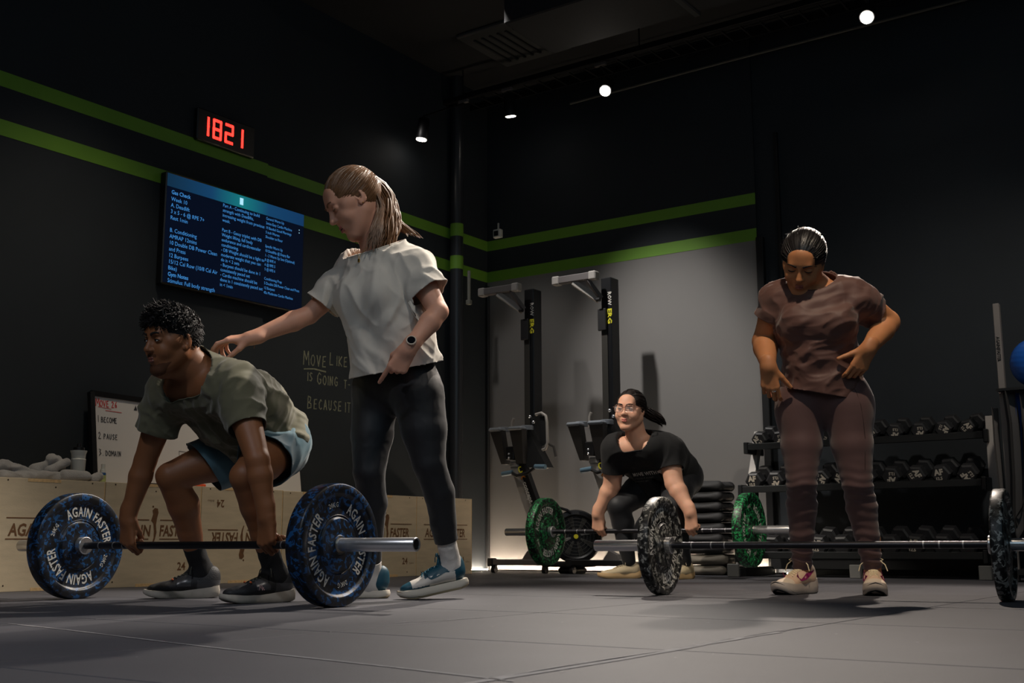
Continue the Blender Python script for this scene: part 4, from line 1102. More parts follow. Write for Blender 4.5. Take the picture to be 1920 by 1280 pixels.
for ti, ((z, y), tn) in enumerate(zip(TI, ('top', 'middle', 'bottom'))):
    for k in range(10):
        d_ = proto if first else copy_tree(proto); first = False
        s_ = (.86, .98, 1.06)[ti]; lean = math.radians(14)
        d_.location = (XL+.08+k*.156, y, z+.062*s_+.006); d_.scale = (s_, 1.0, s_); d_.rotation_mode = 'YXZ'
        a = RNG.choice([0, 60, 120, 180, 240, 300]) if ti < 2 else RNG.choice([0, 180])
        a = a+RNG.uniform(-7, 7)
        d_.rotation_euler = (.26, math.radians(a), RNG.uniform(-.05, .05))
        if ti == 2 and k % 4 != 3: d_.rotation_euler[2] += PI; d_.rotation_euler[0] = -.26
        d_['label'] = 'black hex dumbbell, %s from the left on the %s tier of the rack' % (ordn[k], tn); d_['group'] = 'hex dumbbells on the rack'

# ================================================================== storage rig at the right edge
rg = thing('storage_rig', 'grey metal storage uprights at the right edge beside the dumbbell rack', 'rack', (4.6, -.8, 0))
M_up = mat('upright_grey', (126, 120, 116), .5, noise=.05, nscale=5)
for x, zt, y in ((4.395, 1.615, -.9), (4.60, 1.58, -.62)):
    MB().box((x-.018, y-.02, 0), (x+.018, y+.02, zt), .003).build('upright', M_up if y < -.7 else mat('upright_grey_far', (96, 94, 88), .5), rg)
    g = MB(); text_on(g, 'AGAIN|FASTER', (x-.010, y-.0205, zt-.20), (0, 0, -1), (1, 0, 0), .026, sx=.85, bold=.03, res=1); g.build('lettering', M_dark, rg)
MB().box((4.38, -1.0, 1.085), (5.3, -.55, 1.10)).build('shelf', M_rack, rg)
MB().box((4.38, -1.0, .04), (5.3, -.55, .07)).build('shelf', M_rack, rg)
MB().box((5.26, -.92, 0), (5.3, -.88, 1.61), .003).build('upright', M_up, rg)
MB().cyl((4.385, -.925, 1.085), (4.385, -.915, 1.085), .007, n=10).build('bolt', M_chrome, rg)
bl = thing('exercise_ball', 'blue exercise ball resting on the shelf at the right edge', 'ball', (4.60, -.85, 1.10))
M_ball = mat('ball_blue', (22, 88, 178), .45)
b_ = MB()
prof = [(-.145+.29*j/36, math.sqrt(max(.145**2-(-.145+.29*j/36)**2, 0))*(1+.006*math.cos(j*1.7))) for j in range(37)]
b_.lathe(prof, (4.588, -.88, 1.247), (.2, .1, 1), 40).build('ball_body', M_ball, bl, True)
M_band = mat('band_dark', (62, 60, 60), .7); M_band2 = mat('band_grey', (84, 80, 78), .7)
bands = [('dark grey resistance band hanging in a wide loop beside the grey upright', [(4.43, -.98, 1.08), (4.445, -.99, .9), (4.44, -.99, .6), (4.42, -.98, .3)], .036, M_band),
         ('narrow dark resistance band hanging between the rack post and the upright', [(4.335, -.92, 1.0), (4.335, -.93, .8), (4.345, -.93, .5), (4.35, -.93, .32)], .020, M_band2),
         ('long grey band looped lowest under the blue ball', [(4.50, -.96, 1.08), (4.51, -.97, .85), (4.50, -.97, .55), (4.47, -.97, .42), (4.43, -.97, .36)], .020, M_band2),
         ('blue band hanging behind the grey ones', [(4.47, -.92, 1.08), (4.455, -.92, .7), (4.44, -.92, .42)], .012, mat('band_blue', (30, 90, 180), .5)),
         ('yellow band hanging at the right edge under the ball', [(4.535, -.93, 1.08), (4.535, -.93, .8), (4.525, -.93, .6)], .008, mat('band_yellow', (150, 140, 30), .6))]
for lb, pts, w, m in bands:
    q = []
    for i in range(len(pts)-1):
        for s_ in np.linspace(0, 1, 5)[:-1]: q.append(np.array(pts[i])*(1-s_)+np.array(pts[i+1])*s_)
    q.append(np.array(pts[-1])); back = [p+np.array([.004, .05, 0]) for p in q[::-1]]
    bo = MB().tube(q+[q[-1]+np.array([0, .025, -.03])]+back, w, 8, flat=.09, up=(1, 0, 0)); bo = bo.build('resistance_band', m, smooth=True); tag(bo, lb, 'band', 'resistance bands'); setorigin(bo)
# ================================================================== people
def cv(r, u, f): return r*CR+u*CU+f*CF
def atX(px, py, X):
    r = CF+CR*(px-960)/FPX-CU*(py-640)/FPX; return CAM+r*((X-CAM[0])/r[0])
M_sk_m = mat('skin_brown', (140, 90, 58), .5, sss=.12, noise=.05, nscale=18, bump=.1, bscale=300, spec=.4)
M_sk_c = mat('skin_fair', (214, 158, 132), .5, sss=.15, noise=.05, nscale=18, bump=.08, bscale=300, spec=.4)
M_sk_b = mat('skin_tan', (190, 128, 86), .5, sss=.15, noise=.05, nscale=18, bump=.08, bscale=300, spec=.4)
M_sk_g = mat('skin_light', (222, 168, 140), .5, sss=.15, noise=.05, nscale=18, spec=.4)
M_eye = mat('eye_white', (196, 190, 184), .2); M_iris = mat('iris_dark', (38, 22, 14), .15)
M_lip_m = mat('lip_brown', (122, 72, 60), .45); M_lip_c = mat('lip_pink', (176, 96, 88), .4); M_lip_g = mat('lip_coral', (206, 92, 84), .35)
M_brow = mat('brow_black', (22, 17, 15), .8); M_brow_c = mat('brow_fair', (128, 92, 66), .8)
M_hair_k = mat('hair_black', (24, 21, 22), .42, noise=.35, nscale=60, spec=.6)
M_hair_k2 = mat('hair_dark', (34, 27, 25), .38, noise=.35, nscale=60, spec=.6)
M_hair_c = mat('hair_light_brown', (116, 82, 54), .42, noise=.28, nscale=90, spec=.55)
def shoe(par, ankle, d, L, pal, tilt=0., roll=0., laces='cream', logo=None, name='shoe', tongue_out=0., base=0.):
    """a trainer: ankle point over the foot, heading d; parts upper, sole, laces, marks"""
    up0 = np.array([0, 0, 1.]); X = nrm(np.array([d[0], d[1], 0.])); Yv = np.cross(up0, X)
    c, s_ = math.cos(tilt), math.sin(tilt); toe = np.array([ankle[0], ankle[1], 0])+X*L*.62
    Xt = c*X-s_*up0; Zt = c*up0+s_*X        # tilt raises the heel about the toe
    heel = toe-Xt*L*.86; piv = toe
    o = piv-Xt*L*.88+np.array([0, 0, base]); hz = pal.get('hz', 1.); P = lambda x, y, z: o+x*L*Xt+y*L*Yv+z*L*hz*Zt
    k = L
    prof = [(0.0, .085), (.03, .118), (.12, .135), (.28, .125), (.42, .120), (.58, .150), (.72, .172), (.84, .160), (.94, .115), (.985, .06), (1.0, .0)]
    def wid(u, sgn):
        w = np.interp(u, [p[0] for p in prof], [p[1] for p in prof]); return w
    us = np.array([0, .02, .06, .12, .2, .3, .4, .5, .6, .7, .8, .88, .94, .975, .995, 1.0])
    def ring(z, gx, gw):
        pts = []
        for u in us: pts.append((u, wid(u, 1)))
        pts2 = [(u, -w) for u, w in pts[::-1]]
        out = []
        for u, w in pts+pts2: out.append((.5+(u-.5)*gx, w*gw, z(u)))
        return out
    rise = lambda u: pal.get('toe', .05)*max(0, (u-.72)/.28)**2+.015*max(0, (.12-u)/.12)
    top = lambda u: pal.get('st', .10)+pal.get('hs', .03)*max(0, .5-u)*2
    rings = [ring(lambda u: rise(u), .965, .92), ring(lambda u: .012+rise(u), 1., 1.), ring(lambda u: top(u)*.55+rise(u)*.8, 1.015, 1.03), ring(lambda u: top(u)+rise(u)*.5, .99, .97)]
    V = []; F = []; n = len(rings[0])
    for r in rings: V += [P(*p) for p in r]
    for j in range(len(rings)-1):
        for i in range(n): F.append((j*n+i, j*n+(i+1) % n, (j+1)*n+(i+1) % n, (j+1)*n+i))
    F.append(tuple(range(n))[::-1]); F.append(tuple(range((len(rings)-1)*n, len(rings)*n)))
    f = Field(); kk = .03*L/.3
    f.el(P(.16, 0, .20), np.array((.15, .115, .15))*k, kk, np.stack([Xt, Yv, Zt]))
    f.rc(P(.14, 0, .16), P(.42, 0, .16), .115*k, .118*k, kk, n=Zt, q=.95)
    f.rc(P(.42, 0, .155), P(.70, 0, .115), .118*k, .125*k, kk, n=Zt, q=.62)
    f.rc(P(.70, 0, .112), P(.84, 0, .108), .128*k, .112*k, kk, n=Zt, q=.55)
    f.rc(P(.30, 0, .20), P(.56, 0, .175), .085*k, .06*k, kk)
    f.el(P(.12, 0, .28), np.array((.10, .085, .09))*k, kk, np.stack([Xt, Yv, Zt]))
    f.rc(P(.34, 0, .30), P(.30, 0, .37), .045*k, .04*k, .02, n=Xt, q=.5)
    f.rc(P(.20, 0, .33), P(.17, 0, .50), .082*k, .10*k, .006, n=None, sub=True)
    f.rc(P(.20, 0, .34), P(.27, 0, .44), .07*k, .08*k, .006, sub=True)
    Vu, Fu = f.mesh(.0035); zl = (Vu-o)@Zt
    Vu = Vu+np.maximum(0, .03*k-zl)[:, None]*Zt
    mis = np.zeros(len(Fu), int); fc = Vu[Fu].mean(1)-o; fx = fc@Xt/k; fy = fc@Yv/k; fz = fc@Zt/k
    for rule, idx in pal.get('zones', []): mis[rule(fx, fy, fz)] = idx
    root = mesh_obj(name, Vu, Fu, pal['upper'], par, True, mi=mis)
    so = mesh_obj('sole', V, F, pal['sole'], root, False); bm_auto(so.data, 50); so.data.polygons.foreach_set('use_smooth', np.ones(len(so.data.polygons), bool))
    if 'outsole' in pal:
        V2 = []; F2 = []
        r2 = [ring(lambda u: rise(u)-.012, .95, .9), ring(lambda u: rise(u)+.010+pal.get('oh', .05)*max(0, (u-.72)/.28), 1.012, 1.02)]
        for r in r2: V2 += [P(*p) for p in r]
        for i in range(n): F2.append((i, (i+1) % n, n+(i+1) % n, n+i))
        F2.append(tuple(range(n))[::-1]); V2 = [np.array([v[0], v[1], max(v[2], .0008)]) for v in V2]
        mesh_obj('outsole', V2, F2, pal['outsole'], root)
    bv = bvh_of(Vu, Fu)
    def on(x, y, zc=.6, lift=.0015):
        h = bv.ray_cast(Vector(P(x, y, zc)), Vector(-Zt), 1); return np.array(h[0])+Zt*lift if h[0] is not None else P(x, y, .2)
    lm = MB()
    for i, u in enumerate(np.linspace(.36, .60, 6)):
        for sg in (-1, 1):
            pts = [on(u+(.03*sg if i % 2 else -.03*sg)*t, y) for t, y in zip(np.linspace(-1, 1, 9), np.linspace(-.062, .062, 9))]
            lm.tube(pts, .0030*L/.3, 6, flat=.6)
            if sg == 1 and i in (0,): pass
    bow = on(.34, 0, .6, .004)
    for sg in (-1, 1):
        q = lambda a, b, c_: bow+L*(a*Xt+sg*b*Yv+c_*Zt)
        bb_s = pal.get('bow', .6)
        lm.tube([q(a_*bb_s, b_*bb_s, c_*bb_s) for a_, b_, c_ in ((0, 0, 0), (.02, .08, .07), (.03, .15, .03), (.02, .07, .0), (0, 0, .005))], .0025*L/.3, 6)
        lm.tube([q(a_*bb_s, b_*bb_s, c_*bb_s) for a_, b_, c_ in ((0, 0, 0), (.03, .09, .03), (.05, .17, -.04), (.06, .20, -.13))], .0023*L/.3, 6)
    lm.build('laces', pal['laces'], root, True)
    if pal.get('swoosh'):
        for sg in (-1, 1):
            n_ = 18; lo_ = []; hi_ = []
            for t in np.linspace(0, 1, n_):
                x = .60-.46*t; base_z = .115+.13*t*t*.9; th = .055*math.sin(min(1, (1-t)*1.15)*PI)**.8*(1-t)**.3
                if t < .16: base_z += .11*(1-t/.16)**1.5; th = .02+.035*t/.16
                for z_, lst in ((base_z, lo_), (base_z+th+.006, hi_)):
                    h = bv.ray_cast(Vector(P(x, sg*.5, z_+.03)), Vector(-Yv*sg), 1)
                    lst.append(np.array(h[0])+Yv*sg*.0014 if h[0] is not None else P(x, sg*.12, z_))
            mesh_obj('side_mark', lo_+hi_, [(i, i+1, n_+i+1, n_+i) for i in range(n_-1)], pal['swoosh'], root)
    return root
def grip_curls(): return [(48, 92, 70), (50, 94, 70), (52, 94, 68), (55, 92, 66)]
GT = [(.86, .02, -.6), (.66, -.42, -.66), (.1, -.9, -.4)]

# ---------------------------------------------------------------- the crouching man in olive
man = thing('person', 'man in olive T-shirt and blue-grey shorts crouching to grip a barbell with blue plates', 'person', (2.1, -4.75, 0), 'people training')
S_R, S_L = np.array([2.005, -4.985, .855]), np.array([2.375, -4.95, .845])
E_R, E_L = atX(273, 862, 1.87), atX(483, 862, 2.55)
W_R, W_L = np.array([1.800, -5.005, .335]), np.array([2.578, -4.962, .335])
H_R, H_L = np.array([2.10, -4.62, .642]), np.array([2.29, -4.63, .637])
K_R, K_L = atX(320, 893, 1.93), atX(460, 893, 2.45)
A_R, A_L = np.array([1.862, -4.66, .125]), np.array([2.42, -4.76, .12])
spn = np.array([0, -.88, .47]); sn = np.array([0, .47, .88])
hd = Head(at(323, 641, 4.69), cv(-.63, -.08, -.77), cv(-.03, 1, 0), 1.09, jaw=1.0)
tor = Field()
tor.rc((2.10, -4.62, .66), (2.28, -4.62, .66), .108, .108, .05)
tor.rc((2.13, -4.64, .68), (2.12, -4.78, .78), .10, .115, .05, n=sn, q=.95); tor.rc((2.25, -4.64, .68), (2.26, -4.78, .78), .10, .115, .05, n=sn, q=.95)
tor.rc((2.11, -4.76, .79), (2.10, -4.93, .855), .118, .10, .05, n=sn, q=.95); tor.rc((2.27, -4.76, .79), (2.28, -4.93, .855), .118, .10, .05, n=sn, q=.95)
tor.rc(S_R+(.03, 0, 0), S_L-(.03, 0, 0), .072, .072, .05)
tor.rc((2.19, -4.92, .87), (2.185, -5.02, .935), .095, .068, .05)
upr = Field(); arm(upr, S_R, E_R, W_R, (.062, .046, .046, .029)); upl = Field(); arm(upl, S_L, E_L, W_L, (.062, .046, .046, .029))
bd = Field().ext(tor).ext(upr).ext(upl)
bk = np.array([.0, .8, -.2])
leg(bd, H_R, K_R, A_R, (.098, .060, .062, .036), back=np.array([.2, .9, 0])); leg(bd, H_L, K_L, A_L, (.098, .060, .062, .036), back=np.array([-.1, .9, 0]))
hd.neck(bd, (2.185, -5.00, .925), .060, .066); hd.field(bd)
bd.rc(hd.p(.0, .05, -.118), (2.185, -5.05, .90), .012, .014, .03)
hand(bd, W_R, (0.02, .05, -1), (0, -1, -.05), 1, grip_curls(), GT, 1.13)
hand(bd, W_L, (-.02, .05, -1), (0, -1, -.05), -1, grip_curls(), GT, 1.13)
skin_obj('body', bd, M_sk_m, man, .0034)
hd.features(man, M_lip_m, M_brow, M_eye, M_iris, brow_w=1.35)
# stubble: moustache and beard shadow
st = Field()
for q in (-1, 1):
    st.rc(hd.p(0, .1005, -.043), hd.p(q*.022, .092, -.047), .0026, .002, .003)
    st.rc(hd.p(q*.022, .090, -.049), hd.p(q*.026, .080, -.075), .0016, .002, .003)
st.rc(hd.p(-.014, .090, -.094), hd.p(.014, .090, -.094), .0075, .0075, .006)
hf = Field(); hd.field(hf); hf.p = [p for p in hf.p]; Vb, Fb = hf.grow(.0012).mesh(.003)
lb_ = (Vb-hd.c)@hd.A.T/hd.s; cb_ = lb_[Fb].mean(1); ax_ = np.abs(cb_[:, 0])
nz_ = .006*vnoise(cb_*60, 3)
keep_ = (cb_[:, 1] > .0) & (cb_[:, 2] > -.125) & ((cb_[:, 2] < -.074+nz_+.10*(.09-cb_[:, 1])*(ax_ > .02)) | ((cb_[:, 2] < -.037+nz_*.3) & (cb_[:, 2] > -.049) & (ax_ < .028)))
Fb = Fb[keep_]; us_ = np.zeros(len(Vb), bool); us_[Fb.ravel()] = True; mp_ = np.cumsum(us_)-1
mesh_obj('beard', Vb[us_], mp_[Fb], mat('stubble', (34, 24, 20), .9, alpha=.42), man, True)
def crop_hair(h, par, m, t=.018, top=.03, n=900, L=.03, seed=1, face_cut=True, curl=.5, lower=-.05):
    f = Field(); s = h.s; r = np.array((.074, .094, .086))
    f.el(h.p(0, -.018, .035), (r+np.array([t*.55, t*.9, t]))*s, .02, h.A)
    f.el(h.p(0, .015, .035+.04+top*.3), np.array((.072, .080, .055+top*.5))*s, .02, h.A)
    f.el(h.p(0, .088, -.030), np.array((.062, .052, .100))*s, .010, h.A, sub=True)
    for q in (-1, 1): f.el(h.p(q*.078, .018, -.035), np.array((.02, .040, .060))*s, .008, h.A, sub=True); f.el(h.p(q*.09, -.01, -.01), np.array((.018, .022, .034))*s, .006, h.A, sub=True)
    f.el(h.p(0, .03, -.125), np.array((.12, .12, .085))*s, .01, h.A, sub=True); f.el(h.p(0, -.10, -.15), np.array((.12, .10, .075))*s, .01, h.A, sub=True)
    V, F = f.mesh(.0035); N = vnormals(V, F); zz = (V-h.c)@h.Z/s
    a = .5*vnoise(V*46, seed)+.35*vnoise(V*95, seed+1)
    V2 = V+N*(a*np.clip((zz-.02)/.06, .12, 1)*.011)[:, None]
    o = mesh_obj('hair', V2, F, m, par, True)
    mb = MB(); rng = np.random.default_rng(seed); ok = np.nonzero(zz > .045)[0]
    for i in rng.choice(ok, n):
        p = V[i]; nn = N[i]; tdir = nrm(np.cross(nn, rng.normal(size=3))); fwd = h.Y*.7+tdir*.8
        l = L*rng.uniform(.5, 1.1); pts = []
        for q in np.linspace(0, 1, 5): pts.append(p-nn*.003+nn*l*q*.75+nrm(fwd)*l*q*q*.9+tdir*math.sin(q*5)*l*.18*curl)
        mb.tube(pts, [.0024, .0026, .0022, .0016, .0006], 4, cap=False)
    for i in rng.choice(np.nonzero((zz > -.08) & (zz < .06) & ((V-h.c)@h.Y < .05))[0], n//2):
        nn = N[i]; dn = nrm(-h.Z*1.0-h.Y*.3+rng.normal(size=3)*.25); l = .009*rng.uniform(.6, 1.2); p = V[i]
        mb.tube([p-nn*.002, p+nn*.0025+dn*l*.5, p+nn*.003+dn*l], [.0020, .0018, .0006], 4, cap=False)
    b_ = mb.build('hair_locks', m, o, True); b_['kind'] = 'stuff'
    return o
crop_hair(hd, man, mat('hair_matte_black', (22, 19, 20), .62, noise=.35, nscale=60, spec=.3), .011, .022, 1300, .020, curl=.35)
# T-shirt
M_olive = mat('olive_cotton', (94, 91, 69), .85, noise=.05, nscale=12, bump=.25, bscale=500, sheen=.25)
tf = tor.grow(.016, .06)
for s_, e in ((S_R, E_R), (S_L, E_L)): tf.rc(s_, s_+(e-s_)*.85, .080, .072, .05)
tf.rc((2.19, -4.66, .66), (2.19, -4.82, .72), .115, .11, .06); tf.rc((2.12, -4.60, .68), (2.26, -4.60, .68), .120, .120, .05)
V, F = tf.mesh(.0055)
V = folds(V, F, (0, 1, -.3), .013, 17, 11); V = folds(V, F, (0, -.6, -1), .006, 24, 14)
hem = np.array([2.19, -4.56, .70])
dR, dL = nrm(E_R-S_R), nrm(E_L-S_L)
V, F = cutmesh(V, F, [(hem, (0, .90, -.44), hem, .5), (S_R+(E_R-S_R)*.58, dR, S_R+(E_R-S_R)*.85, .16, tor, .045), (S_L+(E_L-S_L)*.56, dL, S_L+(E_L-S_L)*.85, .16, tor, .045),
    ((2.185, -5.00, .895), nrm(np.array([0, -.86, .52])), (2.185, -5.08, .91), .135)])
ts_ = cloth_obj('t_shirt', V, F, M_olive, man); neckband(V, F, (2.185, -5.05, .92), .16, .0055, mat('olive_rib', (84, 86, 70), .9), ts_)
# shorts
M_short = mat('blue_grey_cotton', (72, 104, 116), .8, noise=.04, nscale=20, bump=.2, bscale=400, sheen=.2)
sf = Field(); sf.rc((2.11, -4.615, .652), (2.27, -4.615, .652), .130, .130, .06)
for h_, k_ in ((H_R, K_R), (H_L, K_L)): sf.rc(h_, h_+(k_-h_)*.85, .122, .100, .035); sf.rc(h_-(0, 0, .02), h_+(k_-h_)*.72-(0, 0, .04), .10, .088, .04)
V, F = sf.mesh(.0055); V = folds(V, F, (0, .5, 1), .008, 18, 21)
V, F = cutmesh(V, F, [(H_R+(K_R-H_R)*.60, nrm(K_R-H_R)*.8+np.array([0, 0, -.25]), K_R, .30), (H_L+(K_L-H_L)*.46, nrm(K_L-H_L)*.8+np.array([0, 0, -.25]), K_L, .34), ((2.19, -4.62, .775), (0, .1, 1), (2.19, -4.62, .8), .2)])
so_ = cloth_obj('shorts', V, F, M_short, man)
bvs = bvh_of(V, F)
lp = atX(522, 850, 2.40)
mbp = MB()
h_ = bvs.ray_cast(Vector(CAM), Vector(nrm(at(522, 846, 1)-CAM)), 20)
if h_[0] is not None:
    c = np.array(h_[0]); nn = np.array(h_[1]); nn = nn if nn@CF < 0 else -nn; u = nrm(np.cross((0, 0, 1.), nn)); v = np.cross(nn, u); u2 = nrm(u*.6-v*.8); v2 = np.cross(nn, u2)
    mbp.box((-.017, -.009, 0), (.017, .009, .0015), R=[u2, v2, nn], c=c+nn*.001); lb = mbp.build('brand_label', mat('label_dark', (30, 40, 46), .6), so_)
    g = MB(); text_on(g, 'TRAIN', c+nn*.0028-u2*.013-v2*.004, u2, v2, .010, res=1); g.build('label_print', mat('label_print', (170, 150, 90), .6), so_)
# socks and shoes
def sock(par, an, kn, d, m, top=.16, r=(.042, .044), name='sock', lowr=.045):
    f = Field(); an = np.array(an); dr = nrm(np.array(kn)-an)
    f.rc(an-dr*.03, an+dr*(top+.03), r[0], r[1], .02); f.rc(an-dr*.02, an-dr*.03+np.array([d[0], d[1], -.4])*.05, lowr, .04, .03)
    V, F = f.mesh(.005); V, F = cutmesh(V, F, [(an+dr*top, dr, an+dr*(top+.03), .09)])
    V = folds(V, F, (d[0], d[1], 0), .0022, 22, 4, across=.6)
    return cloth_obj(name, V, F, m, par, .002)
M_sock_k = mat('sock_black', (20, 21, 24), .9, bump=.3, bscale=300); M_sock_w = mat('sock_white', (206, 200, 194), .9, bump=.3, bscale=300)
d1 = np.array([-.66, -.75]); d2 = np.array([-.28, -.96])
sock(man, A_R, K_R, d1, M_sock_k, .115); sock(man, A_L, K_L, d2, M_sock_k, .115)
M_ks = mat('shoe_black', (34, 35, 38), .6, bump=.4, bscale=260); M_ks2 = mat('shoe_gloss_grey', (70, 70, 72), .28); M_sol = mat('sole_offwhite', (178, 170, 158), .6, noise=.12, nscale=30)
palm = dict(upper=[M_ks, M_ks2], sole=M_sol, laces=mat('lace_dark', (60, 62, 54), .8), bow=.9, hz=1.2, st=.082, hs=.05,
    zones=[(lambda x, y, z: (x < .30) & (z < .24) & (z > .10), 1), (lambda x, y, z: (x > .38) & (x < .56) & (z > .16) & (abs(y) > .05), 1)])
sm1 = shoe(man, A_R, d1, .318, palm); sm2 = shoe(man, A_L, d2, .312, palm)
for r_, a_, d_ in ((sm1, A_R, d1), (sm2, A_L, d2)):
    X3 = nrm(np.array([d_[0], d_[1], 0])); Y3 = np.cross((0, 0, 1), X3); tp = np.array([a_[0], a_[1], 0])+X3*.115
    MB().tube([tp+Y3*.024+np.array([0, 0, .083]), tp+Y3*.030+np.array([0, 0, .079])], .0045, 6, flat=.6).tube([tp-Y3*.024+np.array([0, 0, .083]), tp-Y3*.030+np.array([0, 0, .079])], .0045, 6, flat=.6).build('eyelet_loop', mat('orange_loop', (226, 104, 48), .6), r_)
dd = nrm(np.array([d2[0], d2[1], 0])); Yd = np.cross((0, 0, 1), dd)
mw = MB(); stroke_text(mw, [[(0, .6), (.2, 0), (.4, .5), (.55, 0), (.75, .9)], [(.8, .3), (1.1, .8), (1.2, 0)]], A_L+dd*.06+Yd*.0445+np.array([0, 0, -.07]), dd*.022, (0, 0, .022), .0013)
mw.build('side_mark', mat('mark_pink', (200, 160, 160), .6), sm2)

# ---------------------------------------------------------------- the coach in the pale T-shirt
coach = thing('person', 'tall coach in pale grey T-shirt and black leggings leaning to touch the man\'s back', 'person', (2.72, -4.3, 0), 'people training')
cR, cF = cv(-.80, 0, .60), nrm(cv(-.60, 0, -.80))
cS_R, cS_L = at(664, 512, 5.05), at(780, 505, 4.87)
cE_R, cE_L = at(580, 590, 5.0), at(822, 584, 4.76)
cW_R, cW_L = at(470, 634, 4.86), at(765, 655, 4.66)
cP = at(745, 725, 4.95)
cH_R, cH_L = at(703, 745, 5.01), at(786, 745, 4.90)
cK_R, cK_L = at(692, 885, 4.90), at(804, 868, 4.84)
cA_R, cA_L = at(697, 1072, 5.0), at(846, 1052, 4.93)
ch = Head(at(664, 381, 4.93), cv(-.76, -.54, -.36), cv(-.55, .8, 0), 1.16, jaw=.88)
ct = Field(); n_ = cF
ct.rc(at(722, 720, 4.98), at(768, 720, 4.94), .088, .088, .05)
ct.rc(at(745, 700, 4.95), at(735, 620, 4.95), .125, .115, .05, n=n_, q=.8)
ct.rc(at(735, 620, 4.95), at(722, 545, 4.95), .118, .135, .05, n=n_, q=.76)
ct.rc(cS_R*.8+cS_L*.2, cS_L*.8+cS_R*.2, .072, .072, .05)
ct.rc(at(722, 530, 4.95), at(708, 470, 4.955), .10, .062, .05)
for q in (-1, 1): ct.el(at(716, 560, 4.95)+cF*.085+cR*q*.065, (.062, .062, .058), .05)
cb = Field().ext(ct); arm(cb, cS_R, cE_R, cW_R, (.050, .039, .041, .026)); arm(cb, cS_L, cE_L, cW_L, (.050, .040, .041, .026))
ch.neck(cb, at(708, 478, 4.955), .050, .055); ch.field(cb, nose=1.0)
hand(cb, cW_R, cv(-.97, -.05, -.12), cv(-.02, .97, -.2), 1, [(14, 34, 18), (34, 40, 20), (46, 44, 24), (50, 44, 24)], [(.62, .45, -.55), (.80, .05, -.60), (.80, .0, -.6)], 1.0, 5)
hand(cb, cW_L, cv(-.50, -.86, .02), cv(.10, -.15, -.98), -1, [(22, 10, 5), (72, 92, 50), (76, 92, 50), (78, 90, 50)], [(.75, .35, -.5), (.8, -.2, -.5)], 1.02)
skin_obj('body', cb, M_sk_c, coach, .0034)
ch.features(coach, M_lip_c, M_brow_c, M_eye, M_iris, closed=True, gape=.004)
# leggings
M_leg = mat('leggings_black', (17, 19, 24), .6, noise=.05, nscale=10, sheen=.12, bump=.06, bscale=300)
lf = Field(); lf.rc(at(715, 722, 4.99), at(772, 722, 4.92), .112, .112, .05); lf.rc(at(712, 700, 4.98), at(768, 695, 4.93), .095, .1, .05)
leg(lf, cH_R, cK_R, cA_R, (.096, .066, .058, .040), k=.05, back=cv(.6, 0, .3)); leg(lf, cH_L, cK_L, cA_L, (.106, .069, .060, .0455), k=.05, back=cv(.8, .2, .1))
V, F = lf.mesh(.0055); V = relax(V, F, 26); dl = nrm(cK_L-cA_L); dr_ = nrm(cK_R-cA_R)
V, F = cutmesh(V, F, [(cA_L+dl*.095, -dl, cA_L, .22), (cA_R+dr_*.04, -dr_, cA_R, .16)])
V = folds(V, F, cv(1, 0, 0), .0012, 20, 4, across=.5)
mesh_obj('leggings', V, F, M_leg, coach, True)
dirL, dirR = cv(-.97, 0, -.25), cv(-.97, 0, .1)
sock(coach, cA_L+(0, 0, -.01), cK_L, dirL[:2], M_sock_w, .12, (.041, .0405), lowr=.038); sock(coach, cA_R-(0, 0, .03), cK_R, dirR[:2], M_sock_w, .08, (.042, .044))
M_teal = mat('shoe_teal', (10, 66, 84), .5); M_wl = mat('shoe_white_leather', (206, 200, 192), .45)
palc = dict(upper=[M_wl, M_teal], sole=mat('sole_white', (206, 198, 184), .5), outsole=mat('outsole_gum', (176, 160, 128), .6), laces=mat('lace_teal', (14, 78, 96), .8), swoosh=M_teal, st=.080, hs=.0, hz=1.35,
    zones=[(lambda x, y, z: (x > .80) | ((x > .55) & (z < .135)), 1), (lambda x, y, z: (x < .17), 1), (lambda x, y, z: (x < .56) & (z > .25) & (x > .1), 1), (lambda x, y, z: (x > .32) & (x < .60) & (z > .17+.0*x) & (abs(y) > .035) & (z > .30-.25*(x-.3)), 1)])
shoe(coach, cA_L, dirL, .30, palc, tilt=.20)
shoe(coach, cA_R, dirR, .29, palc)
# T-shirt
M_pale = mat('pale_grey_cotton', (202, 196, 186), .88, noise=.03, nscale=10, bump=.22, bscale=500, sheen=.2)
tf = ct.grow(.030, .07)
for s_, e in ((cS_R, cE_R), (cS_L, cE_L)): tf.rc(s_, s_+(e-s_)*.92, .080, .068, .04)
tf.rc(at(738, 600, 4.95), at(750, 700, 4.95), .155, .172, .06, n=cF, q=.78)
dr = Field().rc(at(714, 560, 4.95)+cF*.10, at(728, 700, 4.95)+cF*.085, .060, .085, .07).rc(at(735, 600, 4.95)+cR*-.06+cF*.06, at(775, 700, 4.93)+cF*.05, .08, .09, .07)
tf.ext(dr); ctm = Field().ext(ct).ext(dr).rc(at(738, 600, 4.95), at(750, 700, 4.95), .145, .16, .06, n=cF, q=.78)
V, F = tf.mesh(.0055); V = folds(V, F, cv(.12, 1, 0), .014, 16, 32, across=4.5); V = folds(V, F, cv(.6, -.7, 0), .009, 16, 35, across=4)
dR, dL = nrm(cE_R-cS_R), nrm(cE_L-cS_L)
hp = at(745, 692, 4.95)
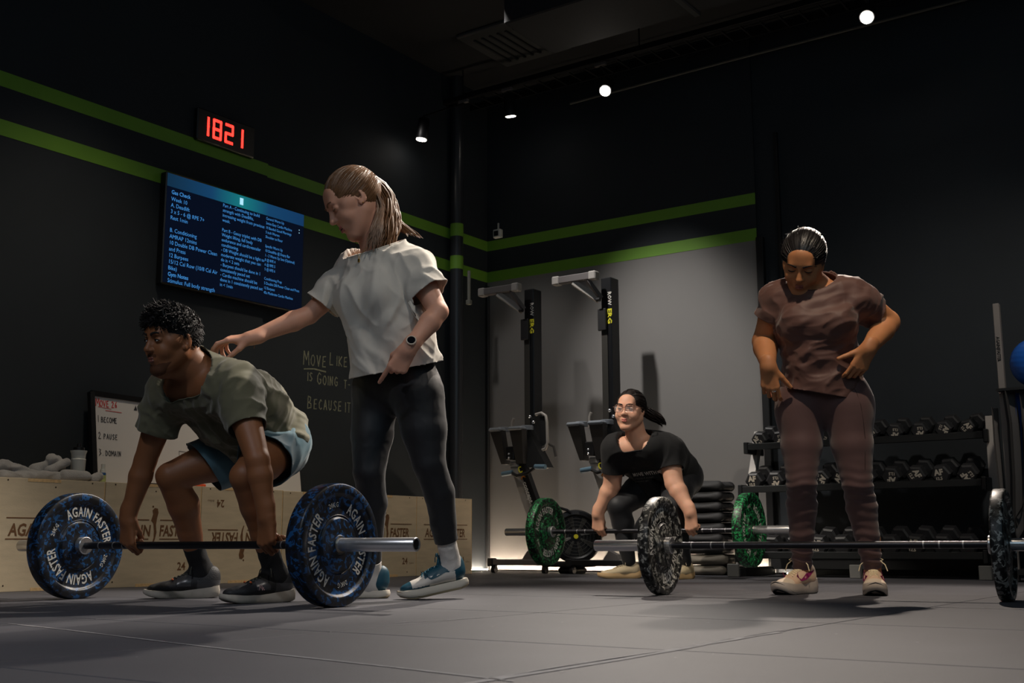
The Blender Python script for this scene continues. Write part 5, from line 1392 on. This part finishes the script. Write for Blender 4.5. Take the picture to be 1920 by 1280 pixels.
V, F = cutmesh(V, F, [(hp, cv(.19, -1, 0), hp, .42), (cS_R+(cE_R-cS_R)*.74, dR*.9+cv(-.1, -.3, 0), cS_R+(cE_R-cS_R)*.95, .17, ctm, .062), (cS_L+(cE_L-cS_L)*.58, dL*.9+cv(.25, -.25, 0), cS_L+(cE_L-cS_L)*.85, .17, ctm, .062),
    (at(706, 466, 4.955), nrm(cv(-.22, 1, 0)+cF*.16), at(703, 458, 4.95), .16)])
ts_ = cloth_obj('t_shirt', V, F, M_pale, coach); neckband(V, F, at(704, 466, 4.93), .15, .0055, mat('pale_rib', (206, 200, 190), .9), ts_)
# hair: combed back into a ponytail
def long_hair(h, par, m, tie, tail, n_cap=420, n_tail=260, seed=3, lift=.010, hairline=.055, wob=.010, tw=.0030, vol=None):
    s = h.s; f = Field(); r = np.array((.074, .094, .086))
    f.el(h.p(0, -.018, .035), (r+lift)*s, .02, h.A)
    f.el(h.p(0, .092, -.038), np.array((.060, .052, .094))*s, .014, h.A, sub=True)
    for q in (-1, 1): f.el(h.p(q*.078, .048, -.034), np.array((.032, .050, .066))*s, .008, h.A, sub=True); f.el(h.p(q*.094, -.010, -.006), np.array((.018, .018, .027))*s, .006, h.A, sub=True)
    f.el(h.p(0, .03, -.125), np.array((.12, .12, .085))*s, .01, h.A, sub=True); f.el(h.p(0, -.09, -.155), np.array((.12, .10, .075))*s, .01, h.A, sub=True)
    V, F = f.mesh(.0038); o = mesh_obj('hair', V, F, m, par, True)
    rng = np.random.default_rng(seed); mb = MB()
    t3 = h.p(*tie); td = np.array([tie[0], tie[1]+.018, tie[2]-.035]); td = nrm(td)
    L_ = (V-h.p(0, -.018, .035))@h.A.T/s; rr_ = np.sqrt(((L_/(r+lift))**2).sum(1))
    cand = np.nonzero((rr_ > .93) & (L_[:, 1] > -.065))[0]
    # more starts along the hairline
    front = cand[(L_[cand, 1] > .035) | (L_[cand, 2] < -.028)]
    for i in range(n_cap):
        v0 = L_[rng.choice(front if i % 2 else cand)]+rng.normal(size=3)*.003
        sd = nrm(v0); pts = []; om = math.acos(np.clip(sd@td, -1, 1)); side = abs(v0[0])/.08
        if om < .3: continue
        for t in np.linspace(0, 1, 9):
            d = (math.sin((1-t)*om)*sd+math.sin(t*om)*td)/math.sin(om)
            d = d+np.array([0, 0, (.10 if v0[2] > 0 else -.04)*math.sin(t*PI)*min(1, side)])
            pts.append(scalp_point(h, d, lift+.0012*math.sin(i*1.3)+.002*math.sin(t*PI)))
        pts[-1] = t3+rng.normal(size=3)*.004
        mb.tube(pts, [.0008, .0018, .0024, .0027, .0028, .0028, .0026, .0024, .002], 4, cap=False)
    k_ = mb.build('hair_locks', m, o, True); k_['kind'] = 'stuff'
    MB().tube([t3+.016*s*(math.cos(a)*h.X+math.sin(a)*h.Z) for a in np.linspace(0, 2*PI, 13)], .004, 6, cap=False).build('hair_tie', mat('tie_brown', (92, 66, 44), .8), o, True)
    mb = MB(); T = [np.array(p) for p in tail]
    for i in range(n_tail):
        off = rng.normal(size=3); off /= max(1, np.linalg.norm(off)/1.6); pts = []; ph = rng.uniform(0, 6); ln = rng.uniform(.72, 1.0)
        m_ = 14
        for j in range(m_):
            t = j/(m_-1)*ln*(len(T)-1); k = min(int(t), len(T)-2); u = t-k; p = T[k]*(1-u)+T[k+1]*u
            w = np.interp(t/(len(T)-1), [0, .15, .5, 1], vol or (.006, .020, .030, .034))
            pts.append(p+off*w+wob*.5*np.array([math.sin(ph+t*3), math.cos(ph+t*2.4), 0]))
        mb.tube(pts, [tw*min(1, .4+q*.3)*(1 if q < 10 else (14-q)/4) for q in range(m_)], 4, cap=False)
    k_ = mb.build('ponytail', m, o, True); k_['kind'] = 'stuff'
    return o
tie = (0.0, -.108, .066)
t0 = ch.p(*tie)
o = long_hair(ch, coach, M_hair_c, tie, [t0, at(722, 375, 5.0), at(728, 415, 4.95), at(722, 445, 4.90), at(712, 480, 4.86)], 620, 260, vol=(.008, .026, .032, .028))
mb = MB(); rng = np.random.default_rng(9)
# the part of the tail that spreads over the far shoulder, and the part lying on the chest
for i in range(120):
    e0 = rng.uniform(0, 1); end = at(745+52*e0, 432+18*e0+rng.uniform(-3, 5), 4.97-.02*e0)
    P0 = [t0, at(728, 385, 5.0), at(735+14*e0, 415, 4.99), end]; pts = []
    for t in np.linspace(0, 3*rng.uniform(.8, 1), 12):
        k = min(int(t), 2); u = t-k; pts.append(P0[k]*(1-u)+P0[k+1]*u+rng.normal(size=3)*.0012+.008*np.array([math.sin(i+t), math.cos(i*2+t), 0]))
    mb.tube(pts, [.0024]*10+[.0018, .0006], 4, cap=False)
for i in range(120):
    e0 = rng.uniform(0, 1); P0 = [t0+cv(.0, 0, -.02), at(716, 385, 4.90), at(712-14*e0, 430, 4.83), at(706-20*e0, 468+10*rng.uniform(-1, 1), 4.81)]; pts = []
    for t in np.linspace(0, 3*rng.uniform(.75, 1), 12):
        k = min(int(t), 2); u = t-k; pts.append(P0[k]*(1-u)+P0[k+1]*u+rng.normal(size=3)*.001+.010*np.array([math.sin(i+t), math.cos(i*2+t), 0]))
    mb.tube(pts, [.0026]*10+[.0018, .0006], 4, cap=False)
k_ = mb.build('loose_hair', M_hair_c, o, True); k_['kind'] = 'stuff'
# watch, bracelet, necklace, earring
ax = nrm(cW_L-cE_L); wc = cW_L-ax*.022; un = nrm(cv(-.15, .15, -1)-ax*(cv(-.15, .15, -1)@ax))
w_ = MB().lathe([(-.010, .0285), (-.010, .0315), (.010, .0315), (.010, .0285)], wc, ax, 32, closed=True).build('watch', mat('watch_cream', (206, 188, 170), .5), coach, True)
MB().lathe([(0, 0), (0, .019), (.002, .021), (.008, .021), (.010, .019), (.010, .0165)], wc+un*.036, un, 28).build('watch_case', mat('watch_cream'), w_, True)
MB().lathe([(.0085, .0168), (.0098, .0160), (.0100, 0)], wc+un*.036, un, 28).build('watch_face', mat('watch_glass', (10, 12, 18), .12), w_, True)
axr = nrm(cW_R-cE_R); bc = cW_R-axr*.02; fr_ = frame(axr)
MB().tube([bc+.0285*(math.cos(a)*fr_[1]+math.sin(a)*fr_[2]) for a in np.linspace(0, 2*PI, 25)], .0012, 5, cap=False).tube([bc-np.array([0, 0, .028]), bc-np.array([.003, 0, .05])], .001, 5).build('bracelet', mat('thread_gold', (166, 128, 80), .5, metal=.4), coach)
bvt = bvh_of(V, F)
def chain(pts, r, m, par, name):
    out = []
    for p in pts:
        h = bvt.ray_cast(Vector(CAM), Vector(nrm(p-CAM)), 20)
        out.append(np.array(h[0])-CF*.002 if h[0] is not None and abs(np.linalg.norm(np.array(h[0])-CAM)-np.linalg.norm(p-CAM)) < .25 else p)
    return MB().tube(out, r, 5).build(name, m, par), out
M_gold = mat('gold', (214, 176, 96), .25, metal=1.)
nk, o_ = chain([at(x, y, 4.82) for x, y in ((667, 452), (668, 465), (671, 478), (673, 487), (676, 478), (682, 470), (690, 462))], .0011, M_gold, coach, 'necklace')
MB().box((-.0045, -.003, -.010), (.0045, .003, .004), .0015, R=[CR, -CF, CU], c=o_[3]-CF*.004).build('pendant', M_gold, nk)
MB().sphere(ch.p(-.081, -.002, -.028), .003).build('earring', M_gold, coach)
# ---------------------------------------------------------------- the woman in brown behind the floor barbell
brn = thing('person', 'woman in brown T-shirt and brown leggings standing with hands on hips, looking down', 'person', (4.0, -2.9, 0), 'people training')
bF = nrm(cv(-.25, 0, -.97)); bR = nrm(cv(-.97, 0, .25))
bS_R, bS_L = at(1462, 566, 5.31), at(1602, 560, 5.22)
bE_R, bE_L = at(1433, 640, 5.39), at(1664, 604, 5.32)
bW_R, bW_L = at(1441, 688, 5.17), at(1628, 654, 5.08)
bH_R, bH_L = at(1503, 768, 5.28), at(1588, 765, 5.22)
bK_R, bK_L = at(1503, 903, 5.20), at(1607, 903, 5.15)
bA_R, bA_L = at(1504, 1062, 5.28), at(1636, 1062, 5.20)
bh = Head(at(1506, 492, 5.20), cv(-.34, -.56, -.75), cv(-.14, .80, -.6), 1.10, jaw=.95)
bt_ = Field()
bt_.rc(at(1522, 735, 5.28), at(1570, 735, 5.23), .088, .088, .05)
bt_.rc(at(1542, 720, 5.26), at(1533, 650, 5.26), .125, .120, .05, n=bF, q=.84)
bt_.rc(at(1533, 650, 5.26), at(1532, 590, 5.26), .120, .138, .05, n=bF, q=.80)
bt_.rc(bS_R*.8+bS_L*.2, bS_L*.8+bS_R*.2, .074, .074, .05)
bt_.rc(at(1531, 585, 5.27), at(1526, 536, 5.29), .105, .066, .05)
for q in (-1, 1): bt_.el(at(1530, 606, 5.26)+bF*.085+bR*q*.072, (.072, .068, .062), .05)
bb2 = Field().ext(bt_); arm(bb2, bS_R, bE_R, bW_R, (.066, .054, .052, .031)); arm(bb2, bS_L, bE_L, bW_L, (.066, .054, .052, .031))
bh.neck(bb2, at(1526, 545, 5.27), .050, .058); bh.field(bb2)
hand(bb2, bW_R, cv(.10, -.98, .05), cv(-.35, .0, -.9), 1, [(18, 40, 25), (24, 48, 30), (30, 56, 30), (34, 60, 32)], [(.72, .62, -.15), (.80, .55, -.25)], 1.02, 3)
hand(bb2, bW_L, cv(-.42, -.88, .12), cv(.25, .15, -.95), -1, [(15, 30, 20), (24, 40, 28), (30, 46, 30), (34, 50, 30)], [(.72, .66, -.12), (.72, .68, -.1)], 1.02, 3)
bb2.rc(bA_R-(0, 0, .03), bA_R+(0, 0, .12), .036, .042, .02); bb2.rc(bA_L-(0, 0, .03), bA_L+(0, 0, .12), .036, .042, .02)
bb2.p = [p for p in bb2.p]
# the ankles join the body through the legs under the leggings
leg(bb2, bH_R, bK_R, bA_R, (.066, .044, .040, .031)); leg(bb2, bH_L, bK_L, bA_L, (.066, .044, .040, .031))
skin_obj('body', bb2, M_sk_b, brn, .0036)
bh.features(brn, mat('lip_rose', (150, 84, 72), .4), M_brow, M_eye, M_iris, closed=True, brow_w=1.1)
M_bleg = mat('leggings_brown', (88, 60, 58), .68, noise=.05, nscale=12, sheen=.3, bump=.06, bscale=300)
M_btee = mat('brown_jersey', (92, 60, 52), .6, noise=.05, nscale=12, sheen=.2, bump=.12, bscale=500)
lf = Field(); lf.rc(at(1512, 748, 5.29), at(1580, 745, 5.24), .112, .112, .05); lf.rc(at(1516, 725, 5.28), at(1574, 722, 5.24), .098, .098, .05)
leg(lf, bH_R, bK_R, bA_R, (.100, .066, .064, .043), back=-bF); leg(lf, bH_L, bK_L, bA_L, (.100, .066, .064, .043), back=-bF)
lf.el(bH_R+bR*.02, (.095, .095, .12), .05); lf.el(bH_L-bR*.02, (.095, .095, .12), .05)
V, F = lf.mesh(.0055); V = relax(V, F, 30)
N = vnormals(V, F); zz_ = V[:, 2]
# bunched cloth round the shins
w_ = np.exp(-((zz_-.44)/.07)**2)*.8+np.exp(-((zz_-.17)/.08)**2)*1.0+.25*np.clip((.62-zz_)/.3, 0, 1)+.02
V = V+N*(w_*.0026*np.sin(zz_*150+3*vnoise(V*9, 3)+1.4*np.sin(V[:, 0]*40)))[:, None]
dl, dr_ = nrm(bK_L-bA_L), nrm(bK_R-bA_R)
V, F = cutmesh(V, F, [(bA_L+dl*.0, -dl, bA_L, .1), (bA_R+dr_*.0, -dr_, bA_R, .1)])
mesh_obj('leggings', V, F, M_bleg, brn, True)
bvl = bvh_of(V, F)
sm_ = []
for x, y in ((1598, 722), (1607, 738), (1614, 760), (1619, 790), (1622, 820), (1622, 850), (1622, 880)):
    h = bvl.ray_cast(Vector(CAM), Vector(nrm(at(x, y, 1)-CAM)), 20)
    if h[0] is not None: sm_.append(np.array(h[0]))
if len(sm_) > 3: MB().tube(sm_, .0016, 5).build('seam', mat('seam_dark', (52, 34, 32), .8), brn)
tf = bt_.grow(.012, .06)
for s_, e in ((bS_R, bE_R), (bS_L, bE_L)): tf.rc(s_, s_+(e-s_)*.85, .080, .072, .04)
tf.rc(at(1533, 640, 5.26), at(1543, 730, 5.26), .140, .158, .06, n=bF, q=.82)
V, F = tf.mesh(.005); V = folds(V, F, cv(.8, .45, 0), .014, 16, 52, across=3.0); V = folds(V, F, cv(1, .1, 0), .005, 26, 55)
dR, dL = nrm(bE_R-bS_R), nrm(bE_L-bS_L); hp = at(1540, 737, 5.26)
V, F = cutmesh(V, F, [(hp, cv(-.17, -1, 0), hp, .42), (bS_R+(bE_R-bS_R)*.42, dR, bS_R+(bE_R-bS_R)*.8, .15, bt_, .045), (bS_L+(bE_L-bS_L)*.52, dL, bS_L+(bE_L-bS_L)*.85, .15, bt_, .045),
    (at(1523, 524, 5.27), nrm(cv(-.1, 1, 0)+bF*.45), at(1523, 522, 5.25), .11)])
ts_ = cloth_obj('t_shirt', V, F, M_btee, brn); neckband(V, F, at(1523, 526, 5.22), .15, .005, mat('brown_rib', (78, 50, 44), .7), ts_)
M_pch = mat('shoe_peach', (226, 190, 160), .55, bump=.3, bscale=200); M_pch2 = mat('shoe_cream', (232, 212, 190), .5)
palb = dict(upper=[M_pch, M_pch2], sole=mat('sole_pale', (214, 198, 184), .5), outsole=mat('outsole_black', (22, 24, 26), .7), laces=mat('lace_cream', (232, 214, 176), .8), swoosh=mat('mark_magenta', (150, 38, 96), .5), st=.12, hs=.05, toe=.07, oh=.07, hz=1.28,
    zones=[(lambda x, y, z: (x > .72), 1), (lambda x, y, z: (x < .14), 1)])
palb['bow'] = 1.
shoe(brn, bA_R, cv(-.70, 0, -.72), .305, palb); shoe(brn, bA_L, cv(-.25, 0, -.97), .305, palb)
# hair drawn back
t0 = bh.p(0, -.112, .02)
long_hair(bh, brn, M_hair_k, (0, -.112, .02), [t0, t0+cv(.02, -.03, .03), t0+cv(.03, -.10, .02), t0+cv(.03, -.16, 0)], 520, 90, seed=5, lift=.012, vol=(.005, .014, .016, .014))
mb = MB(); rng = np.random.default_rng(4)
for i in range(70):   # flyaway strands
    d = nrm(np.array([rng.uniform(-1, 1), rng.uniform(-.8, .6), rng.uniform(.0, 1)])); p = scalp_point(bh, d, .013); n = nrm(p-bh.p(0, -.018, .035)); t_ = nrm(np.cross(n, rng.normal(size=3)))
    mb.tube([p, p+n*.008+t_*.014, p+n*.020*rng.uniform(.3, 1)+t_*.03], [.0006, .0005, .0002], 3, cap=False)
k_ = mb.build('flyaway_hair', M_hair_k2, brn); k_['kind'] = 'stuff'
rgp = bW_R+cv(.10, -.98, .05)*.125
MB().tube([at(1452, 733, 5.13)+.010*(math.cos(a)*nrm(cv(1, .3, 0))*1.1+math.sin(a)*cv(0, .2, 1)) for a in np.linspace(0, 2*PI, 15)], .0012, 5, cap=False).build('ring', mat('silver', (210, 210, 210), .2, metal=1.), brn)

# ---------------------------------------------------------------- the woman in glasses at the back
glw = thing('person', 'woman in glasses and black T-shirt bent over a barbell with green plates', 'person', (2.3, -1.4, 0), 'people training')
gS_R, gS_L = atX(1152, 842, 2.12), atX(1252, 842, 2.44)
gE_R, gE_L = atX(1148, 908, 2.07), atX(1264, 906, 2.50)
gW_R, gW_L = np.array([1.975, -1.485, .412]), np.array([2.622, -1.445, .412])
gH_R, gH_L = np.array([2.21, -1.10, .66]), np.array([2.40, -1.09, .655])
gK_R, gK_L = np.array([2.10, -1.43, .46]), np.array([2.48, -1.42, .455])
gA_R, gA_L = np.array([2.13, -1.36, .11]), np.array([2.50, -1.30, .11])
gh = Head(atX(1182, 770, 2.27), cv(-.46, .06, -.87), cv(.02, 1, .06), 1.07, jaw=1.18, full=1.26)
gf = np.array([0, -1., 0]); nb_ = atX(1198, 832, 2.28)
gt = Field(); spn = nrm(nb_-np.array([2.30, -1.10, .68])); sn = nrm(np.cross(spn, np.cross((0, 0, 1.), spn)))
md = (nb_*.55+np.array([2.30, -1.10, .68])*.45)
for q in (-.085, .085): gt.rc((2.30+q, -1.10, .68), md+(q, 0, 0), .118, .118, .05, n=sn, q=.92); gt.rc(md+(q, 0, 0), nb_*.9+md*.1+(q*.9, 0, -.03), .118, .09, .05, n=sn, q=.92)
gt.rc(gS_R+(.03, 0, 0), gS_L-(.03, 0, 0), .072, .072, .05); gt.rc(nb_*.8+md*.2, nb_, .08, .06, .04)
gb = Field().ext(gt); arm(gb, gS_R, gE_R, gW_R, (.068, .058, .055, .034)); arm(gb, gS_L, gE_L, gW_L, (.068, .058, .055, .034))
gh.neck(gb, nb_, .058, .062); gh.field(gb, nose=.96)
hand(gb, gW_R, (-.02, .06, -1), (0, -1, -.05), 1, grip_curls(), GT, 1.1); hand(gb, gW_L, (.02, .06, -1), (0, -1, -.05), -1, grip_curls(), GT, 1.1)
skin_obj('body', gb, M_sk_g, glw, .0042)
gh.features(glw, mat('lip_soft', (196, 110, 98), .5), M_brow, M_eye, M_iris, lip=1.0)
M_btk = mat('black_cotton', (14, 14, 16), .88, bump=.2, bscale=400, sheen=.04)
tf = gt.grow(.022, .06)
for s_, e in ((gS_R, gE_R), (gS_L, gE_L)): tf.rc(s_, s_+(e-s_)*.95, .080, .074, .045)
tf.rc((2.30, -1.22, .60), md-(0, 0, .06), .13, .13, .06)
V, F = tf.mesh(.006); V = folds(V, F, (0, .3, 1), .009, 12, 61)
dR, dL = nrm(gE_R-gS_R), nrm(gE_L-gS_L); hm = np.array([2.3, -1.06, .70])
V, F = cutmesh(V, F, [(hm, -spn, hm, .5), (gS_R+(gE_R-gS_R)*.66, dR, gS_R+(gE_R-gS_R)*1.0, .17, gt, .06), (gS_L+(gE_L-gS_L)*.60, dL, gS_L+(gE_L-gS_L)*1.0, .17, gt, .06),
    (nb_+(0, -.03, .006), nrm(np.array([0, -.62, .78])), nb_+(0, -.05, .03), .12)])
ts = cloth_obj('t_shirt', V, F, M_btk, glw); neckband(V, F, nb_+(0, -.06, 0), .17, .006, mat('black_rib', (18, 18, 20), .9), ts); bvg = bvh_of(V, F)
def shirt_print(s, px, py, size, m):
    h = bvg.ray_cast(Vector(CAM), Vector(nrm(at(px, py, 1)-CAM)), 20)
    if h[0] is None: return
    o = np.array(h[0]); u = nrm(np.array([1, -.05, .06])); v = nrm(cv(0, 1, 0)-u*(cv(0, 1, 0)@u))
    drape_text('shirt_print', s, o, u, v, size, bvg, m, ts, .004, bold=.02 if size > .03 else 0, res=1)
shirt_print('MOVE WITH MEANING', 1189, 893, .032, mat('print_white', None)); shirt_print('community of strength', 1191, 899, .016, mat('print_grey', (110, 108, 104), .7)); shirt_print('and movement gym', 1192, 904, .016, mat('print_grey'))
M_gleg = mat('leggings_charcoal', (20, 21, 26), .6, sheen=.1)
lf = Field(); lf.rc((2.21, -1.08, .66), (2.39, -1.08, .655), .14, .14, .06)
leg(lf, gH_R, gK_R, gA_R, (.115, .075, .07, .045), back=np.array([0, 1, 0])); leg(lf, gH_L, gK_L, gA_L, (.115, .075, .07, .045), back=np.array([0, 1, 0]))
V, F = lf.mesh(.0065); V = relax(V, F, 20); mesh_obj('leggings', V, F, M_gleg, glw, True)
palg = dict(upper=[mat('shoe_sand', (176, 160, 130), .6), M_ks], sole=mat('sole_tan', (196, 164, 120), .6), laces=mat('lace_sand', (150, 138, 116), .8), st=.12, hs=.04, zones=[(lambda x, y, z: (x > .92), 1)])
shoe(glw, gA_R, (-.72, -.69, 0), .285, palg); shoe(glw, gA_L, (-.10, -1, 0), .285, palg)
t0 = gh.p(0, -.112, .0)
long_hair(gh, glw, M_hair_k2, (0, -.112, .0), [t0, t0+cv(.05, .0, .0), t0+cv(.10, -.03, .0), t0+cv(.15, -.06, 0), t0+cv(.17, -.09, 0)], 380, 150, seed=8, lift=.010, vol=(.006, .018, .022, .012))
# glasses
M_fr = mat('glasses_frame', (196, 150, 132), .3, metal=.6)
mb = MB()
for q in (-1, 1):
    ring = [gh.p(q*(.034+.027*math.copysign(abs(math.cos(a))**.6, math.cos(a))), .108-.006*abs(math.cos(a)), .012+.021*math.copysign(abs(math.sin(a))**.6, math.sin(a))) for a in np.linspace(0, 2*PI, 29)]
    mb.tube(ring, .0015, 6, cap=False)
    mb.tube([gh.p(q*.061, .102, .022), gh.p(q*.078, .085, .022), gh.p(q*.084, .0, .018), gh.p(q*.083, -.02, .005)], .0015, 6)
mb.tube([gh.p(-.009, .108, .018), gh.p(0, .113, .021), gh.p(.009, .108, .018)], .0014, 6)
go = mb.build('glasses', M_fr, glw, True)
gm = bpy.data.materials.new('glasses_lens'); gm.use_nodes = True; b_ = gm.node_tree.nodes['Principled BSDF']; b_.inputs['Base Color'].default_value = (1, .95, .93, 1); b_.inputs['Roughness'].default_value = .05; b_.inputs['Alpha'].default_value = .14
for q in (-1, 1):
    rp_ = [gh.p(q*(.034+.0265*math.copysign(abs(math.cos(a))**.6, math.cos(a))), .1065-.006*abs(math.cos(a)), .012+.0205*math.copysign(abs(math.sin(a))**.6, math.sin(a))) for a in np.linspace(0, 2*PI, 25)[:-1]]
    MB().add(rp_, [tuple(range(24))]).build('lens', gm, go)
nk_ = [atX(x, y, 2.27)-CF*.02 for x, y in ((1167, 808), (1170, 818), (1177, 826), (1186, 831), (1192, 826))]
MB().tube(nk_, .0011, 5).build('necklace', mat('silver', None), glw)
bpy.context.view_layer.update()
